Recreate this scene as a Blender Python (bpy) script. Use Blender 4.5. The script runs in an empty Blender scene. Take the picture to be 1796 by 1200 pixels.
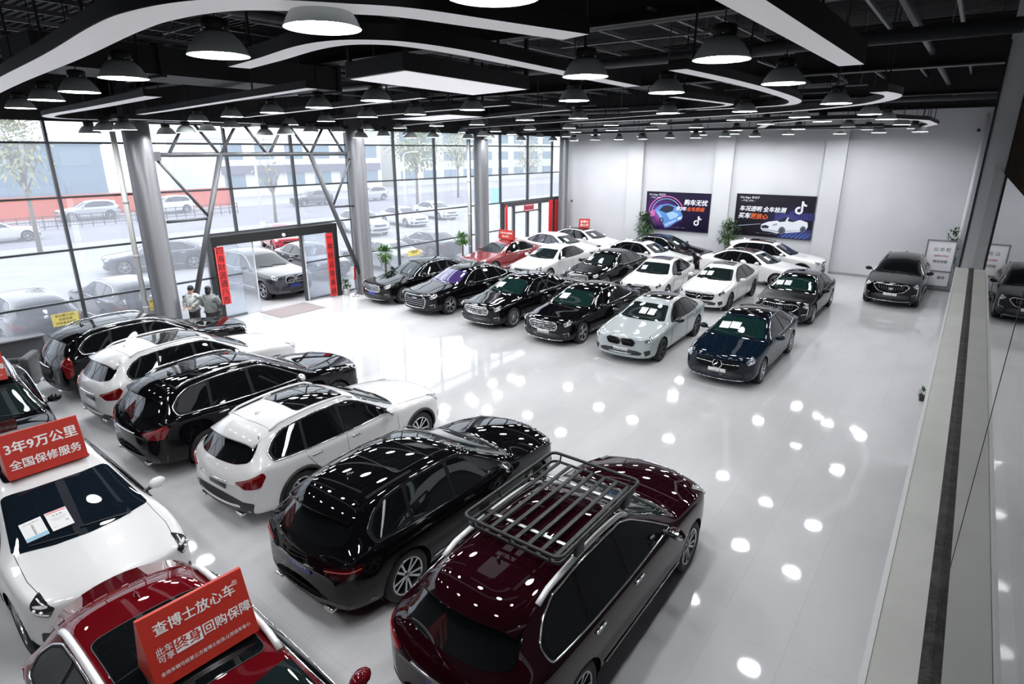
import bpy, bmesh, math, random
import numpy as np
from mathutils import Vector, Matrix
from mathutils.bvhtree import BVHTree

# ------------------------------------------------------------------ camera, light, exposure
scene = bpy.context.scene
COL = scene.collection
PI = math.pi
IMG_W, IMG_H = 1796, 1200
FOC, PCX, PCY, HOR, VPX, CAMH = 1050.0, 898.0, 600.0, 263.0, 1725.0, 5.7
_th = math.atan((PCY - HOR) / FOC)
_yaw = math.atan((VPX - PCX) / math.hypot(FOC, PCY - HOR))
cam_d = bpy.data.cameras.new('camera')
cam_d.sensor_width = 36.0
cam_d.lens = FOC / IMG_W * 36.0
cam_d.clip_start = 0.05
cam_d.clip_end = 500
cam = bpy.data.objects.new('camera', cam_d)
COL.objects.link(cam)
cam.location = (0, 0, CAMH)
cam.rotation_euler = (PI / 2 - _th, 0, _yaw)
scene.camera = cam

vs = scene.view_settings
scene.display_settings.display_device = 'sRGB'
vs.view_transform = 'Standard'
vs.look = 'None'
vs.exposure = 0.0
vs.gamma = 1.0
vs.use_curve_mapping = False
cy = scene.cycles
cy.use_denoising = True
try:
    cy.denoiser = 'OPENIMAGEDENOISE'
except Exception:
    pass
cy.max_bounces = 7
cy.diffuse_bounces = 3
cy.glossy_bounces = 4
cy.transmission_bounces = 5
cy.transparent_max_bounces = 10
cy.caustics_reflective = False
cy.caustics_refractive = False
cy.sample_clamp_indirect = 6.0
cy.use_light_tree = True

SKY_STRENGTH = 3.0
LAMP_STRENGTH = 90.0
w = bpy.data.worlds.new('world')
scene.world = w
w.use_nodes = True
nt = w.node_tree
nt.nodes.clear()
_o = nt.nodes.new('ShaderNodeOutputWorld')
_b = nt.nodes.new('ShaderNodeBackground')
_tc = nt.nodes.new('ShaderNodeTexCoord')
_n = nt.nodes.new('ShaderNodeTexNoise')
_n.inputs['Scale'].default_value = 1.6
_r = nt.nodes.new('ShaderNodeValToRGB')
_r.color_ramp.elements[0].color = (0.80, 0.88, 1.0, 1)
_r.color_ramp.elements[1].color = (1.0, 1.0, 1.0, 1)
nt.links.new(_tc.outputs['Generated'], _n.inputs['Vector'])
nt.links.new(_n.outputs['Fac'], _r.inputs['Fac'])
nt.links.new(_r.outputs['Color'], _b.inputs['Color'])
_b.inputs['Strength'].default_value = SKY_STRENGTH
nt.links.new(_b.outputs[0], _o.inputs['Surface'])


# ------------------------------------------------------------------ materials
MATS = {}
def mat(name, col=(0.5, 0.5, 0.5), rough=0.5, metal=0.0, coat=0.0, coat_ior=1.5, spec=0.5, emit=0.0, noise=None, bump=None, emit_col=None, sheen=0):
    if name in MATS:
        return MATS[name]
    m = bpy.data.materials.new(name)
    m.use_nodes = True
    n = m.node_tree
    p = n.nodes['Principled BSDF']
    p.inputs['Base Color'].default_value = (*col, 1)
    p.inputs['Roughness'].default_value = rough
    p.inputs['Metallic'].default_value = metal
    p.inputs['Specular IOR Level'].default_value = spec
    if coat:
        p.inputs['Coat Weight'].default_value = coat
        p.inputs['Coat Roughness'].default_value = 0.015
        p.inputs['Coat IOR'].default_value = coat_ior
    if emit:
        p.inputs['Emission Color'].default_value = (*(emit_col or col), 1)
        p.inputs['Emission Strength'].default_value = emit
    if noise:   # (scale, second colour, detail)
        t = n.nodes.new('ShaderNodeTexCoord')
        x = n.nodes.new('ShaderNodeTexNoise'); x.inputs['Scale'].default_value = noise[0]
        x.inputs['Detail'].default_value = noise[2] if len(noise) > 2 else 4
        r = n.nodes.new('ShaderNodeValToRGB')
        r.color_ramp.elements[0].position = 0.35; r.color_ramp.elements[1].position = 0.68
        r.color_ramp.elements[0].color = (*col, 1); r.color_ramp.elements[1].color = (*noise[1], 1)
        n.links.new(t.outputs['Object'], x.inputs['Vector']); n.links.new(x.outputs['Fac'], r.inputs['Fac'])
        n.links.new(r.outputs['Color'], p.inputs['Base Color'])
    if bump:    # (scale, strength)
        t = n.nodes.new('ShaderNodeTexCoord')
        x = n.nodes.new('ShaderNodeTexNoise'); x.inputs['Scale'].default_value = bump[0]
        b = n.nodes.new('ShaderNodeBump'); b.inputs['Strength'].default_value = bump[1]; b.inputs['Distance'].default_value = 0.02
        n.links.new(t.outputs['Object'], x.inputs['Vector']); n.links.new(x.outputs['Fac'], b.inputs['Height'])
        n.links.new(b.outputs['Normal'], p.inputs['Normal'])
    MATS[name] = m
    return m

def glass_mat(name, tint=(1, 1, 1), refl=1.0, haze=0.0, ior=1.5, dark=0.0, rough=0.0):
    """thin pane: what is behind shows through, a Fresnel share mirrors, a translucent haze share imitates veiling flare of the daylight"""
    if name in MATS:
        return MATS[name]
    m = bpy.data.materials.new(name); m.use_nodes = True
    n = m.node_tree; n.nodes.clear()
    o = n.nodes.new('ShaderNodeOutputMaterial')
    tr = n.nodes.new('ShaderNodeBsdfTransparent'); tr.inputs[0].default_value = (*tint, 1)
    gl = n.nodes.new('ShaderNodeBsdfGlossy'); gl.inputs['Roughness'].default_value = rough
    fr = n.nodes.new('ShaderNodeFresnel')
    ge = n.nodes.new('ShaderNodeNewGeometry')
    io = n.nodes.new('ShaderNodeMath'); io.operation = 'MULTIPLY_ADD'; io.inputs[1].default_value = 1 / ior - ior; io.inputs[2].default_value = ior
    n.links.new(ge.outputs['Backfacing'], io.inputs[0]); n.links.new(io.outputs[0], fr.inputs['IOR'])
    mul = n.nodes.new('ShaderNodeMath'); mul.operation = 'MULTIPLY'; mul.use_clamp = True; mul.inputs[1].default_value = refl
    mx = n.nodes.new('ShaderNodeMixShader')
    n.links.new(fr.outputs[0], mul.inputs[0]); n.links.new(mul.outputs[0], mx.inputs[0])
    base = tr
    if haze or dark:
        mx2 = n.nodes.new('ShaderNodeMixShader'); mx2.inputs[0].default_value = haze or dark
        df = n.nodes.new('ShaderNodeBsdfTranslucent' if haze else 'ShaderNodeBsdfDiffuse')
        df.inputs[0].default_value = (0.9, 0.92, 0.97, 1) if haze else (0.02, 0.02, 0.02, 1)
        n.links.new(tr.outputs[0], mx2.inputs[1]); n.links.new(df.outputs[0], mx2.inputs[2])
        base = mx2
    n.links.new(base.outputs[0], mx.inputs[1]); n.links.new(gl.outputs[0], mx.inputs[2])
    n.links.new(mx.outputs[0], o.inputs['Surface'])
    MATS[name] = m
    return m

# ------------------------------------------------------------------ mesh collecting
class MB:
    """collects shapes; build() links them as ONE mesh object"""
    def __init__(self):
        self.v = []; self.f = []; self.m = []; self.s = []
        self.mi = 0; self.sm = False
    def add(self, vs, fs, smooth=None):
        b = len(self.v)
        self.v.extend([tuple(p) for p in vs])
        self.f.extend([tuple(b + i for i in f) for f in fs])
        self.m.extend([self.mi] * len(fs))
        self.s.extend([self.sm if smooth is None else smooth] * len(fs))
        return self
    def box(self, c, s, rz=0.0, M=None):
        cx_, cy_, cz_ = c; a, b, d = s[0] / 2, s[1] / 2, s[2] / 2
        vs = [(x, y, z) for x in (-a, a) for y in (-b, b) for z in (-d, d)]
        fs = [(0, 1, 3, 2), (4, 6, 7, 5), (0, 4, 5, 1), (2, 3, 7, 6), (0, 2, 6, 4), (1, 5, 7, 3)]
        R = M or Matrix.Rotation(rz, 3, 'Z')
        return self.add([R @ Vector(p) + Vector(c) for p in vs], fs, False)
    def bbox(self, c, s, r=0.01, rz=0.0, M=None, seg=2):
        """box with rounded edges"""
        bm = bmesh.new(); bmesh.ops.create_cube(bm, size=1.0)
        bmesh.ops.scale(bm, vec=s, verts=bm.verts)
        bmesh.ops.bevel(bm, geom=list(bm.edges), offset=min(r, min(s) * 0.49), segments=seg, profile=0.5, affect='EDGES')
        R = (M or Matrix.Rotation(rz, 3, 'Z')).to_4x4(); R.translation = Vector(c)
        bm.transform(R); self.bm(bm, True); return self
    def bm(self, bm, smooth=False):
        bm.verts.index_update()
        self.add([v.co for v in bm.verts], [[v.index for v in f.verts] for f in bm.faces], smooth)
        bm.free(); return self
    def bar(self, a, b, w, h=None, up=(0, 0, 1)):
        """square section from a to b"""
        a = Vector(a); b = Vector(b); h = h or w
        d = (b - a).normalized(); u = Vector(up)
        if abs(d.dot(u)) > 0.98: u = Vector((1, 0, 0))
        s = d.cross(u).normalized(); t = s.cross(d)
        vs = []
        for p in (a, b):
            for i, j in ((-1, -1), (1, -1), (1, 1), (-1, 1)):
                vs.append(p + s * (i * w / 2) + t * (j * h / 2))
        return self.add(vs, [(0, 3, 2, 1), (4, 5, 6, 7), (0, 1, 5, 4), (1, 2, 6, 5), (2, 3, 7, 6), (3, 0, 4, 7)], False)
    def tube(self, pts, r, n=8, closed=False, caps=True):
        pts = [Vector(p) for p in pts]; N = len(pts)
        rs = r if isinstance(r, (list, tuple)) else [r] * N
        vs = []; prev = None
        for i, p in enumerate(pts):
            if closed: d = pts[(i + 1) % N] - pts[i - 1]
            else: d = pts[min(i + 1, N - 1)] - pts[max(i - 1, 0)]
            d = d.normalized() if d.length > 1e-9 else Vector((0, 0, 1))
            u = prev if prev is not None else (Vector((0, 0, 1)) if abs(d.z) < 0.9 else Vector((1, 0, 0)))
            s = d.cross(u)
            if s.length < 1e-6: s = d.cross(Vector((0.3, 1, 0.2)))
            s.normalize(); t = s.cross(d); prev = t
            for k in range(n):
                a = 2 * PI * k / n
                vs.append(p + (s * math.cos(a) + t * math.sin(a)) * rs[i])
        fs = []
        for i in range(N if closed else N - 1):
            j = (i + 1) % N
            for k in range(n):
                l = (k + 1) % n
                fs.append((i * n + k, i * n + l, j * n + l, j * n + k))
        if not closed and caps:
            fs.append(tuple(range(n - 1, -1, -1))); fs.append(tuple((N - 1) * n + k for k in range(n)))
        return self.add(vs, fs, True)
    def lathe(self, prof, n=24, M=None, close=False, arc=2 * PI):
        """profile of (r, z) about the Z axis"""
        M = M or Matrix.Identity(4); P = len(prof); vs = []
        full = abs(arc - 2 * PI) < 1e-6
        m = n if full else n + 1
        for k in range(m):
            a = arc * k / n
            for r, z in prof: vs.append(M @ Vector((r * math.cos(a), r * math.sin(a), z)))
        fs = []
        for k in range(n):
            l = (k + 1) % m
            for i in range(P if close else P - 1):
                j = (i + 1) % P
                fs.append((k * P + i, l * P + i, l * P + j, k * P + j))
        return self.add(vs, fs, True)
    def disc(self, c, r, n=24, M=None, z=0):
        M = M or Matrix.Translation(c)
        return self.add([M @ Vector((r * math.cos(2 * PI * k / n), r * math.sin(2 * PI * k / n), z)) for k in range(n)], [tuple(range(n))], False)
    def ball(self, c, r, n=12, M=None):
        rx, ry, rz = r if isinstance(r, (tuple, list)) else (r, r, r)
        vs = []; fs = []; h = n // 2
        for i in range(h + 1):
            t = PI * i / h
            for k in range(n):
                a = 2 * PI * k / n
                p = Vector((rx * math.sin(t) * math.cos(a), ry * math.sin(t) * math.sin(a), rz * math.cos(t)))
                vs.append((M @ p if M else p) + Vector(c))
        for i in range(h):
            for k in range(n):
                l = (k + 1) % n
                fs.append((i * n + k, (i + 1) * n + k, (i + 1) * n + l, i * n + l))
        return self.add(vs, fs, True)
    def prism(self, pts, z0, z1, M=None):
        """outline in xy pulled from z0 to z1"""
        n = len(pts); M = M or Matrix.Identity(4)
        vs = [M @ Vector((x, y, z0)) for x, y in pts] + [M @ Vector((x, y, z1)) for x, y in pts]
        fs = [tuple(range(n - 1, -1, -1)), tuple(range(n, 2 * n))] + [(i, (i + 1) % n, n + (i + 1) % n, n + i) for i in range(n)]
        return self.add(vs, fs, False)
    def mesh(self, name, mats):
        me = bpy.data.meshes.new(name)
        me.from_pydata(self.v, [], self.f)
        for m in (mats if isinstance(mats, (list, tuple)) else [mats]): me.materials.append(m)
        me.polygons.foreach_set('material_index', self.m)
        me.polygons.foreach_set('use_smooth', self.s)
        me.update()
        return me
    def build(self, name, mats, parent=None, label=None):
        if not self.v: return None
        o = bpy.data.objects.new(name, self.mesh(name, mats))
        COL.objects.link(o)
        if parent is not None: o.parent = parent
        if label: o['label'] = label
        return o

def tag(o, label=None, cat=None, group=None, kind=None):
    if label: o['label'] = label
    if cat: o['category'] = cat
    if group: o['group'] = group
    if kind: o['kind'] = kind
    return o
def empty(name, loc=(0, 0, 0), rz=0.0, label=None, cat=None, group=None, kind=None):
    o = bpy.data.objects.new(name, None); COL.objects.link(o)
    o.empty_display_size = 0.1
    o.location = loc; o.rotation_euler = (0, 0, rz)
    return tag(o, label, cat, group, kind)
def copy_tree(o, parent=None):
    c = o.copy(); COL.objects.link(c)
    if parent is not None: c.parent = parent
    for ch in list(o.children): copy_tree(ch, c)
    return c

def text_mesh(body, size, name, m, parent=None, M=None, align='CENTER', bold=0.0, shear=0.0, depth=0.0, spacing=1.0):
    """lettering as a mesh: laid in its local xy plane, then moved by M"""
    cu = bpy.data.curves.new('t', 'FONT')
    cu.body = body; cu.size = size; cu.align_x = align; cu.align_y = 'CENTER'
    cu.shear = shear; cu.extrude = depth; cu.resolution_u = 2; cu.space_character = spacing
    to = bpy.data.objects.new('t', cu); COL.objects.link(to)
    dg = bpy.context.evaluated_depsgraph_get()
    me = bpy.data.meshes.new_from_object(to.evaluated_get(dg))
    bpy.data.objects.remove(to); bpy.data.curves.remove(cu)
    if bold:      # heavier strokes: the same outline struck again a hair to each side
        bm = bmesh.new(); b = bold * size * 1.3
        for i, (dx, dy) in enumerate(((0, 0), (b, 0), (-b, 0), (0, b * .8), (0, -b * .8))):
            me.transform(Matrix.Translation((dx, dy, -.0004 * i))); bm.from_mesh(me); me.transform(Matrix.Translation((-dx, -dy, .0004 * i)))
        bm.to_mesh(me); bm.free()
    me.materials.clear(); me.materials.append(m)
    if M is not None: me.transform(M)
    o = bpy.data.objects.new(name, me); COL.objects.link(o)
    if parent is not None: o.parent = parent
    return o

def frame(origin, xdir, ydir):
    """matrix whose local x, y run along xdir, ydir"""
    x = Vector(xdir).normalized(); z = x.cross(Vector(ydir)).normalized(); y = z.cross(x)
    M = Matrix((x, y, z)).transposed().to_4x4(); M.translation = Vector(origin)
    return M

def round_poly(pts, r, n=4):
    """rounds the corners of a 2D outline"""
    out = []; N = len(pts)
    for i in range(N):
        p = Vector(pts[i]); a = Vector(pts[i - 1]) - p; b = Vector(pts[(i + 1) % N]) - p
        k = min(r, a.length * 0.45, b.length * 0.45)
        p0 = p + a.normalized() * k; p1 = p + b.normalized() * k
        for j in range(n + 1):
            t = j / n
            q = p0 * (1 - t) ** 2 + p * 2 * t * (1 - t) + p1 * t * t
            out.append((q.x, q.y))
    return out

# ------------------------------------------------------------------ cars
CHROME = mat('chrome', (0.82, 0.83, 0.85), 0.12, 1.0)
ALU = mat('brushed_aluminium', (0.62, 0.63, 0.65), 0.28, 1.0)
SILV = mat('satin_silver_rail', (.86, .86, .87), .32, .2)
RIM = mat('alloy_rim', (0.50, 0.51, 0.53), 0.25, 1.0)
RIMD = mat('dark_alloy_rim', (0.06, 0.06, 0.065), 0.3, 0.8)
RUBBER = mat('tyre_rubber', (0.012, 0.012, 0.013), 0.65)
BLACKP = mat('black_plastic', (0.016, 0.016, 0.018), 0.45)
GLOSSB = mat('gloss_black_trim', (0.004, 0.004, 0.005), 0.08, coat=0.5)
WELL = mat('wheel_well', (0.004, 0.004, 0.004), 0.9)
CGLASS = mat('tinted_car_glass', (0.004, 0.005, 0.006), 0.02, spec=0.6)
WSHIELD = mat('windscreen_glass', (0.010, 0.017, 0.018), 0.015, spec=0.55)
TAILR = mat('tail_lamp_red', (0.16, 0.004, 0.006), 0.06, coat=1.0)
TAILD = mat('tail_lamp_smoked', (0.035, 0.004, 0.005), 0.06, coat=1.0)
LAMPC = mat('head_lamp_clear', (0.30, 0.31, 0.33), 0.08, 0.6, coat=1.0)
LAMPD = mat('head_lamp_dark', (0.03, 0.03, 0.034), 0.08, 0.3, coat=1.0)
DRL = mat('lamp_reflector', (0.85, 0.86, 0.88), 0.15, 0.4, coat=1.0)
PLATEW = mat('plate_white', (0.80, 0.80, 0.79), 0.4)
PLATEB = mat('plate_blue', (0.035, 0.045, 0.33), 0.35)
PLATEK = mat('plate_dark', (0.03, 0.03, 0.032), 0.35)
INK = mat('dark_ink', (0.02, 0.02, 0.025), 0.6)
WHITEINK = mat('white_ink', (0.85, 0.85, 0.85), 0.6)
SURR = mat('black_window_surround', (.005, .005, .006), .5, spec=.2)
SEALG = mat('grey_rubber_seal', (.07, .07, .072), .5)
SEAM = mat('panel_gap', (0.006, 0.006, 0.006), 0.8)

SEDAN_ST = [
 (2.465,.34,.64,.71,.58,.48,.02),(2.46,.24,.71,.78,.74,.62,.03),(2.42,.20,.745,.82,.83,.71,.04),(2.27,.18,.775,.85,.89,.765,.045),
 (1.95,.18,.80,.875,.912,.78,.05),(1.55,.18,.84,.925,.92,.79,.05),(1.2,.18,.88,.968,.925,.79,.05),(1.06,.18,.895,.995,.925,.77,.055),
 (.80,.18,.905,1.12,.925,.70,.07),(.45,.18,.915,1.285,.925,.635,.07),(.2,.18,.92,1.385,.925,.595,.07),(0,.18,.925,1.435,.925,.58,.07),
 (-.4,.18,.93,1.46,.925,.57,.075),(-.85,.18,.94,1.445,.925,.565,.075),(-1.2,.18,.95,1.39,.925,.57,.08),(-1.6,.18,.955,1.235,.92,.60,.08),
 (-1.93,.19,.955,1.09,.91,.66,.06),(-2.12,.20,.95,1.045,.89,.70,.05),(-2.36,.24,.93,1.025,.84,.68,.04),(-2.43,.30,.88,.985,.78,.64,.04),(-2.46,.42,.80,.90,.60,.5,.03)]
SUV_ST = [
 (2.375,.42,.72,.80,.58,.48,.02),(2.37,.28,.82,.89,.75,.62,.03),(2.33,.24,.875,.945,.85,.72,.04),(2.15,.22,.90,.975,.905,.77,.05),
 (1.85,.22,.94,1.02,.93,.80,.05),(1.45,.22,.985,1.065,.94,.81,.05),(1.15,.22,1.01,1.095,.945,.80,.05),(1.02,.22,1.02,1.125,.945,.78,.06),
 (.75,.22,1.03,1.26,.945,.72,.07),(.4,.22,1.035,1.43,.945,.66,.07),(.15,.22,1.04,1.545,.945,.63,.07),(-.1,.22,1.045,1.61,.945,.615,.07),
 (-.5,.22,1.05,1.65,.945,.605,.075),(-1.0,.22,1.06,1.645,.945,.595,.075),(-1.5,.22,1.08,1.61,.94,.58,.075),(-1.82,.23,1.09,1.555,.93,.57,.08),
 (-1.97,.24,1.09,1.45,.915,.585,.10),(-2.12,.26,1.09,1.27,.895,.63,.08),(-2.25,.28,1.06,1.11,.87,.68,.05),(-2.33,.34,.92,.98,.83,.66,.04),(-2.36,.45,.75,.82,.65,.55,.03)]
COUPE_ST = [list(s) for s in SUV_ST]          # lower, faster roof line towards the tail
for _s in COUPE_ST:
    x = _s[0]
    if x < -.3: _s[3] -= .10 * min(1, (-.3 - x) / 1.3) ** 1.4

def bspline_w(n, k):
    """weights of a clamped uniform cubic B-spline through n controls (ends met), k samples a span"""
    rows = []
    for i in range(n - 1):
        for j in range(k if i < n - 2 else k + 1):
            t = j / k
            b = [(1 - t) ** 3 / 6, (3 * t ** 3 - 6 * t * t + 4) / 6, (-3 * t ** 3 + 3 * t * t + 3 * t + 1) / 6, t ** 3 / 6]
            row = np.zeros(n + 2)
            row[i:i + 4] = b
            r = row[1:-1].copy()                      # phantom ends: 2*P0-P1
            r[0] += 2 * row[0]; r[1] -= row[0]
            r[-1] += 2 * row[-1]; r[-2] -= row[-1]
            rows.append(r)
    return np.array(rows)
def bspline_loop(n, k):
    rows = []
    for i in range(n):
        for j in range(k):
            t = j / k
            b = [(1 - t) ** 3 / 6, (3 * t ** 3 - 6 * t * t + 4) / 6, (-3 * t ** 3 + 3 * t * t + 3 * t + 1) / 6, t ** 3 / 6]
            row = np.zeros(n)
            for q in range(4): row[(i - 1 + q) % n] += b[q]
            rows.append(row)
    return np.array(rows)

class CarBody:
    def __init__(s, st, sc, axles, arch_r, ku=6, kv=4, nose=0.24, tail=0.17):
        sx, sy, sz = sc
        st = [tuple(a) for a in st]
        s.sc = sc; s.x1 = st[0][0] * sx; s.x0 = st[-1][0] * sx
        ctrl = []
        for (x, zl, zs, zt, yb, yr, cr) in st:
            ze = zt - cr
            P8 = np.array([yr, ze]); P7 = np.array([yb * .945, zs + min(.025, max(.004, (ze - zs) * .5))])
            half = [(0, zl), (.5 * yb, zl), (.88 * yb, zl + .005), (.975 * yb, zl + .10), (1.0 * yb, zl + .42 * (zs - zl)), (.998 * yb, zl + .74 * (zs - zl)),
                    (.985 * yb, zs - .045), tuple(P7), tuple(P8 + .16 * (P7 - P8)), tuple(P8), (.80 * yr, ze + .55 * cr), (.42 * yr, ze + .90 * cr), (0, zt)]
            ring = []
            full = half + [(-y, z) for y, z in half[-2:0:-1]]
            for y, z in full:
                bn = max(0, min(1, (x - (st[0][0] - .95)) / .95)); bt = max(0, min(1, ((st[-1][0] + .8) - x) / .8))
                q = (abs(y) / .92) ** 2.1
                ring.append((sx * (x - nose * bn * bn * (3 - 2 * bn) * q + tail * bt * bt * (3 - 2 * bt) * q), sy * y, sz * z))
            ctrl.append(ring)
        A = np.array(ctrl)
        Wu = bspline_w(A.shape[0], ku); Wv = bspline_loop(A.shape[1], kv)
        P = np.einsum('ai,bj,ijk->abk', Wu, Wv, A)
        s.P = P; nu, nv = P.shape[:2]
        V = P.reshape(-1, 3).copy()
        F = []
        for i in range(nu - 1):
            for j in range(nv):
                l = (j + 1) % nv
                F.append((i * nv + j, i * nv + l, (i + 1) * nv + l, (i + 1) * nv + j))
        h = nv // 2
        for base, flip in ((0, True), ((nu - 1) * nv, False)):
            for j in range(h):
                a, b, c, d = base + j, base + j + 1, base + (nv - j - 1) % nv, base + (nv - j) % nv
                q = [a, b, c, d] if len({a, b, c, d}) == 4 else [k for k in dict.fromkeys((a, b, c, d))]
                F.append(tuple(reversed(q)) if flip else tuple(q))
        s.bvh = BVHTree.FromPolygons([tuple(v) for v in V], F)
        # wheel arches: faces inside the circle go, their rim is drawn onto it
        keep = []
        r0 = {}
        wy = sy * .925
        side = np.abs(V[:, 1]) > .66 * wy
        for ax, az in axles:
            dx = V[:, 0] - ax; dz = V[:, 2] - az
            r = np.hypot(dx, dz)
            for i in np.nonzero(side & (r < arch_r))[0]: r0[int(i)] = (ax, az)
        for f in F:
            if all(i in r0 for i in f): continue
            keep.append(f)
        used = set(i for f in keep for i in f)
        for i, (ax, az) in r0.items():
            if i in used:
                d = np.array([V[i, 0] - ax, V[i, 2] - az]); L = np.linalg.norm(d)
                if L > 1e-6:
                    d = d / L * arch_r; V[i, 0] = ax + d[0]; V[i, 2] = az + d[1]
        s.V = V; s.F = keep
    def hit(s, o, d):
        loc, nor, i, dist = s.bvh.ray_cast(Vector(o), Vector(d).normalized(), 20)
        if loc is None: return None, None
        if nor.dot(Vector(d)) > 0: nor = -nor
        return loc, nor
    def caster(s, kind, sgn=1, yaw=0.0):
        """2D place on the car -> ray. kinds: side (x,z), top (x,y), front (y,z), back (y,z)"""
        sx, sy, sz = s.sc
        if kind == 'side': return lambda u, v: ((u * sx, sgn * 3, v * sz), (0, -sgn, 0))
        if kind == 'top': return lambda u, v: ((u * sx, v * sy, 4), (0, 0, -1))
        c, q = math.cos(yaw), math.sin(yaw)
        if kind == 'front':   # yaw turns the ray so that it comes from the side sgn
            d = (-c, -sgn * q, 0); X = s.x1
            return lambda u, v: ((X - 5 * d[0] - .25 * sx, u * sy - 5 * d[1], v * sz), d)
        d = (c, -sgn * q, 0); X = s.x0
        return lambda u, v: ((X - 5 * d[0] + .25 * sx, u * sy - 5 * d[1], v * sz), d)
    def patch(s, mb, poly, cast, off=0.004, step=0.06, skirt=0.012, smooth=True):
        bm = bmesh.new()
        vs = [bm.verts.new((u, v, 0)) for u, v in poly]
        bm.faces.new(vs)
        us = [p[0] for p in poly]; ws = [p[1] for p in poly]
        for axis, lo, hi in ((0, min(us), max(us)), (1, min(ws), max(ws))):
            n = int((hi - lo) / step)
            for k in range(1, n + 1):
                c = lo + (hi - lo) * k / (n + 1)
                co = (c, 0, 0) if axis == 0 else (0, c, 0); no = (1, 0, 0) if axis == 0 else (0, 1, 0)
                bmesh.ops.bisect_plane(bm, geom=bm.verts[:] + bm.edges[:] + bm.faces[:], plane_co=co, plane_no=no, dist=1e-5)
        ok = True; last = None
        pos = {}; nrm = {}
        bm.verts.index_update()
        for v in bm.verts:
            o, d = cast(v.co.x, v.co.y)
            l, n_ = s.hit(o, d)
            if l is None: continue
            pos[v.index] = l; nrm[v.index] = n_
        if len(pos) < 3: bm.free(); return
        for v in bm.verts:      # a corner that misses the body borrows the nearest hit
            if v.index not in pos:
                b = min(pos, key=lambda i: (bm.verts[i].co - v.co).length) if not hasattr(bm.verts, 'x') else None
                pos[v.index] = pos[b]; nrm[v.index] = nrm[b]
        vs = [pos[i] + nrm[i] * off for i in range(len(bm.verts))]
        fs = []
        for f in bm.faces:
            ids = [v.index for v in f.verts]
            a = vs[ids[0]]; nn = Vector((0, 0, 0))
            for k in range(1, len(ids) - 1): nn += (vs[ids[k]] - a).cross(vs[ids[k + 1]] - a)
            av = nrm[ids[0]]
            if nn.dot(av) < 0: ids.reverse()
            fs.append(ids)
        mb.add(vs, fs, smooth)
        if skirt:
            sv = []; sf = []
            for e in bm.edges:
                if len(e.link_faces) == 1:
                    i, j = e.verts[0].index, e.verts[1].index
                    b = len(sv)
                    sv += [vs[i], vs[j], vs[j] - nrm[j] * (skirt + off), vs[i] - nrm[i] * (skirt + off)]
                    sf.append((b, b + 1, b + 2, b + 3))
            mb.add(sv, sf, False)
        bm.free()
    def line(s, pts, cast, off=0.003, step=0.07):
        out = []
        for i in range(len(pts) - 1):
            a, b = Vector(pts[i]), Vector(pts[i + 1]); n = max(1, int((b - a).length / step))
            for k in range(n + (1 if i == len(pts) - 2 else 0)):
                q = a.lerp(b, k / n); o, d = cast(q.x, q.y)
                l, n_ = s.hit(o, d)
                if l is not None: out.append(l + n_ * off)
        return out

def mir(poly): return [(-u, v) for u, v in reversed(poly)]

def make_wheel(root, x, y, r, style, rim_mat, wdt=0.235):
    sgn = 1 if y > 0 else -1
    M = Matrix.Translation((x, y, r)) @ Matrix.Rotation(-sgn * PI / 2, 4, 'X')     # local z runs outwards
    t = MB()
    hw = wdt / 2; ri = r * .70
    t.lathe([(ri, -hw), (r * .90, -hw), (r * .985, -hw * .75), (r, -hw * .45), (r, hw * .45), (r * .985, hw * .75), (r * .90, hw), (r * .80, hw * 1.03), (ri, hw * .9), (ri, -hw)], 32, M)
    wh = t.build('wheel', RUBBER, root)
    k = MB(); k.mi = 0
    k.lathe([(ri * 1.01, -hw * .5), (ri * 1.02, hw * .92), (ri * .95, hw * .98), (ri * .92, hw * .80), (ri * .90, -hw * .2)], 32, M)
    k.mi = 1
    k.disc((0, 0, 0), ri * .92, 24, M, z=hw * .10)
    k.mi = 0
    zc = hw * .72
    def spoke(a, w0, w1, twist=0):
        ca, sa = math.cos(a), math.sin(a)
        def P(rr, ww, z): return M @ Vector((rr * ca - ww * sa, rr * sa + ww * ca, z))
        r0, r1 = ri * .14, ri * .95
        vs = [P(r0, -w0, zc), P(r0, w0, zc), P(r1, w1 + twist, zc + hw * .16), P(r1, -w1 + twist, zc + hw * .16),
              P(r0, -w0, zc - .03), P(r0, w0, zc - .03), P(r1, w1 + twist, zc - .025), P(r1, -w1 + twist, zc - .025)]
        k.add(vs, [(0, 1, 2, 3), (0, 4, 5, 1), (1, 5, 6, 2), (3, 2, 6, 7), (0, 3, 7, 4)], False)
    if style == 'multi':
        for i in range(18): spoke(2 * PI * i / 18, .010, .011)
    elif style == 'five':
        for i in range(5):
            spoke(2 * PI * i / 5 - .16, .014, .016, -.01); spoke(2 * PI * i / 5 + .16, .014, .016, .01)
    elif style == 'ten':
        for i in range(10): spoke(2 * PI * i / 10 + (.09 if i % 2 else -.09), .014, .017)
    else:
        for i in range(5): spoke(2 * PI * i / 5, .034, .058)
    k.lathe([(0.001, zc + .012), (ri * .17, zc + .008), (ri * .2, zc - .02)], 16, M)
    k.build('rim', [rim_mat, WELL], wh)
    return wh

def plate(root, M, body, back, ink, w=0.44, h=0.14, name='license_plate'):
    p = MB(); p.bbox((0, 0, 0), (w, h, .012), .004)
    o = p.build(name, back, root)
    o.data.transform(M)
    if body:
        t = text_mesh(body, h * .62, 'plate_lettering', ink, o, M @ Matrix.Translation((0, 0, .0075)), bold=.012)
    return o

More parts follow.
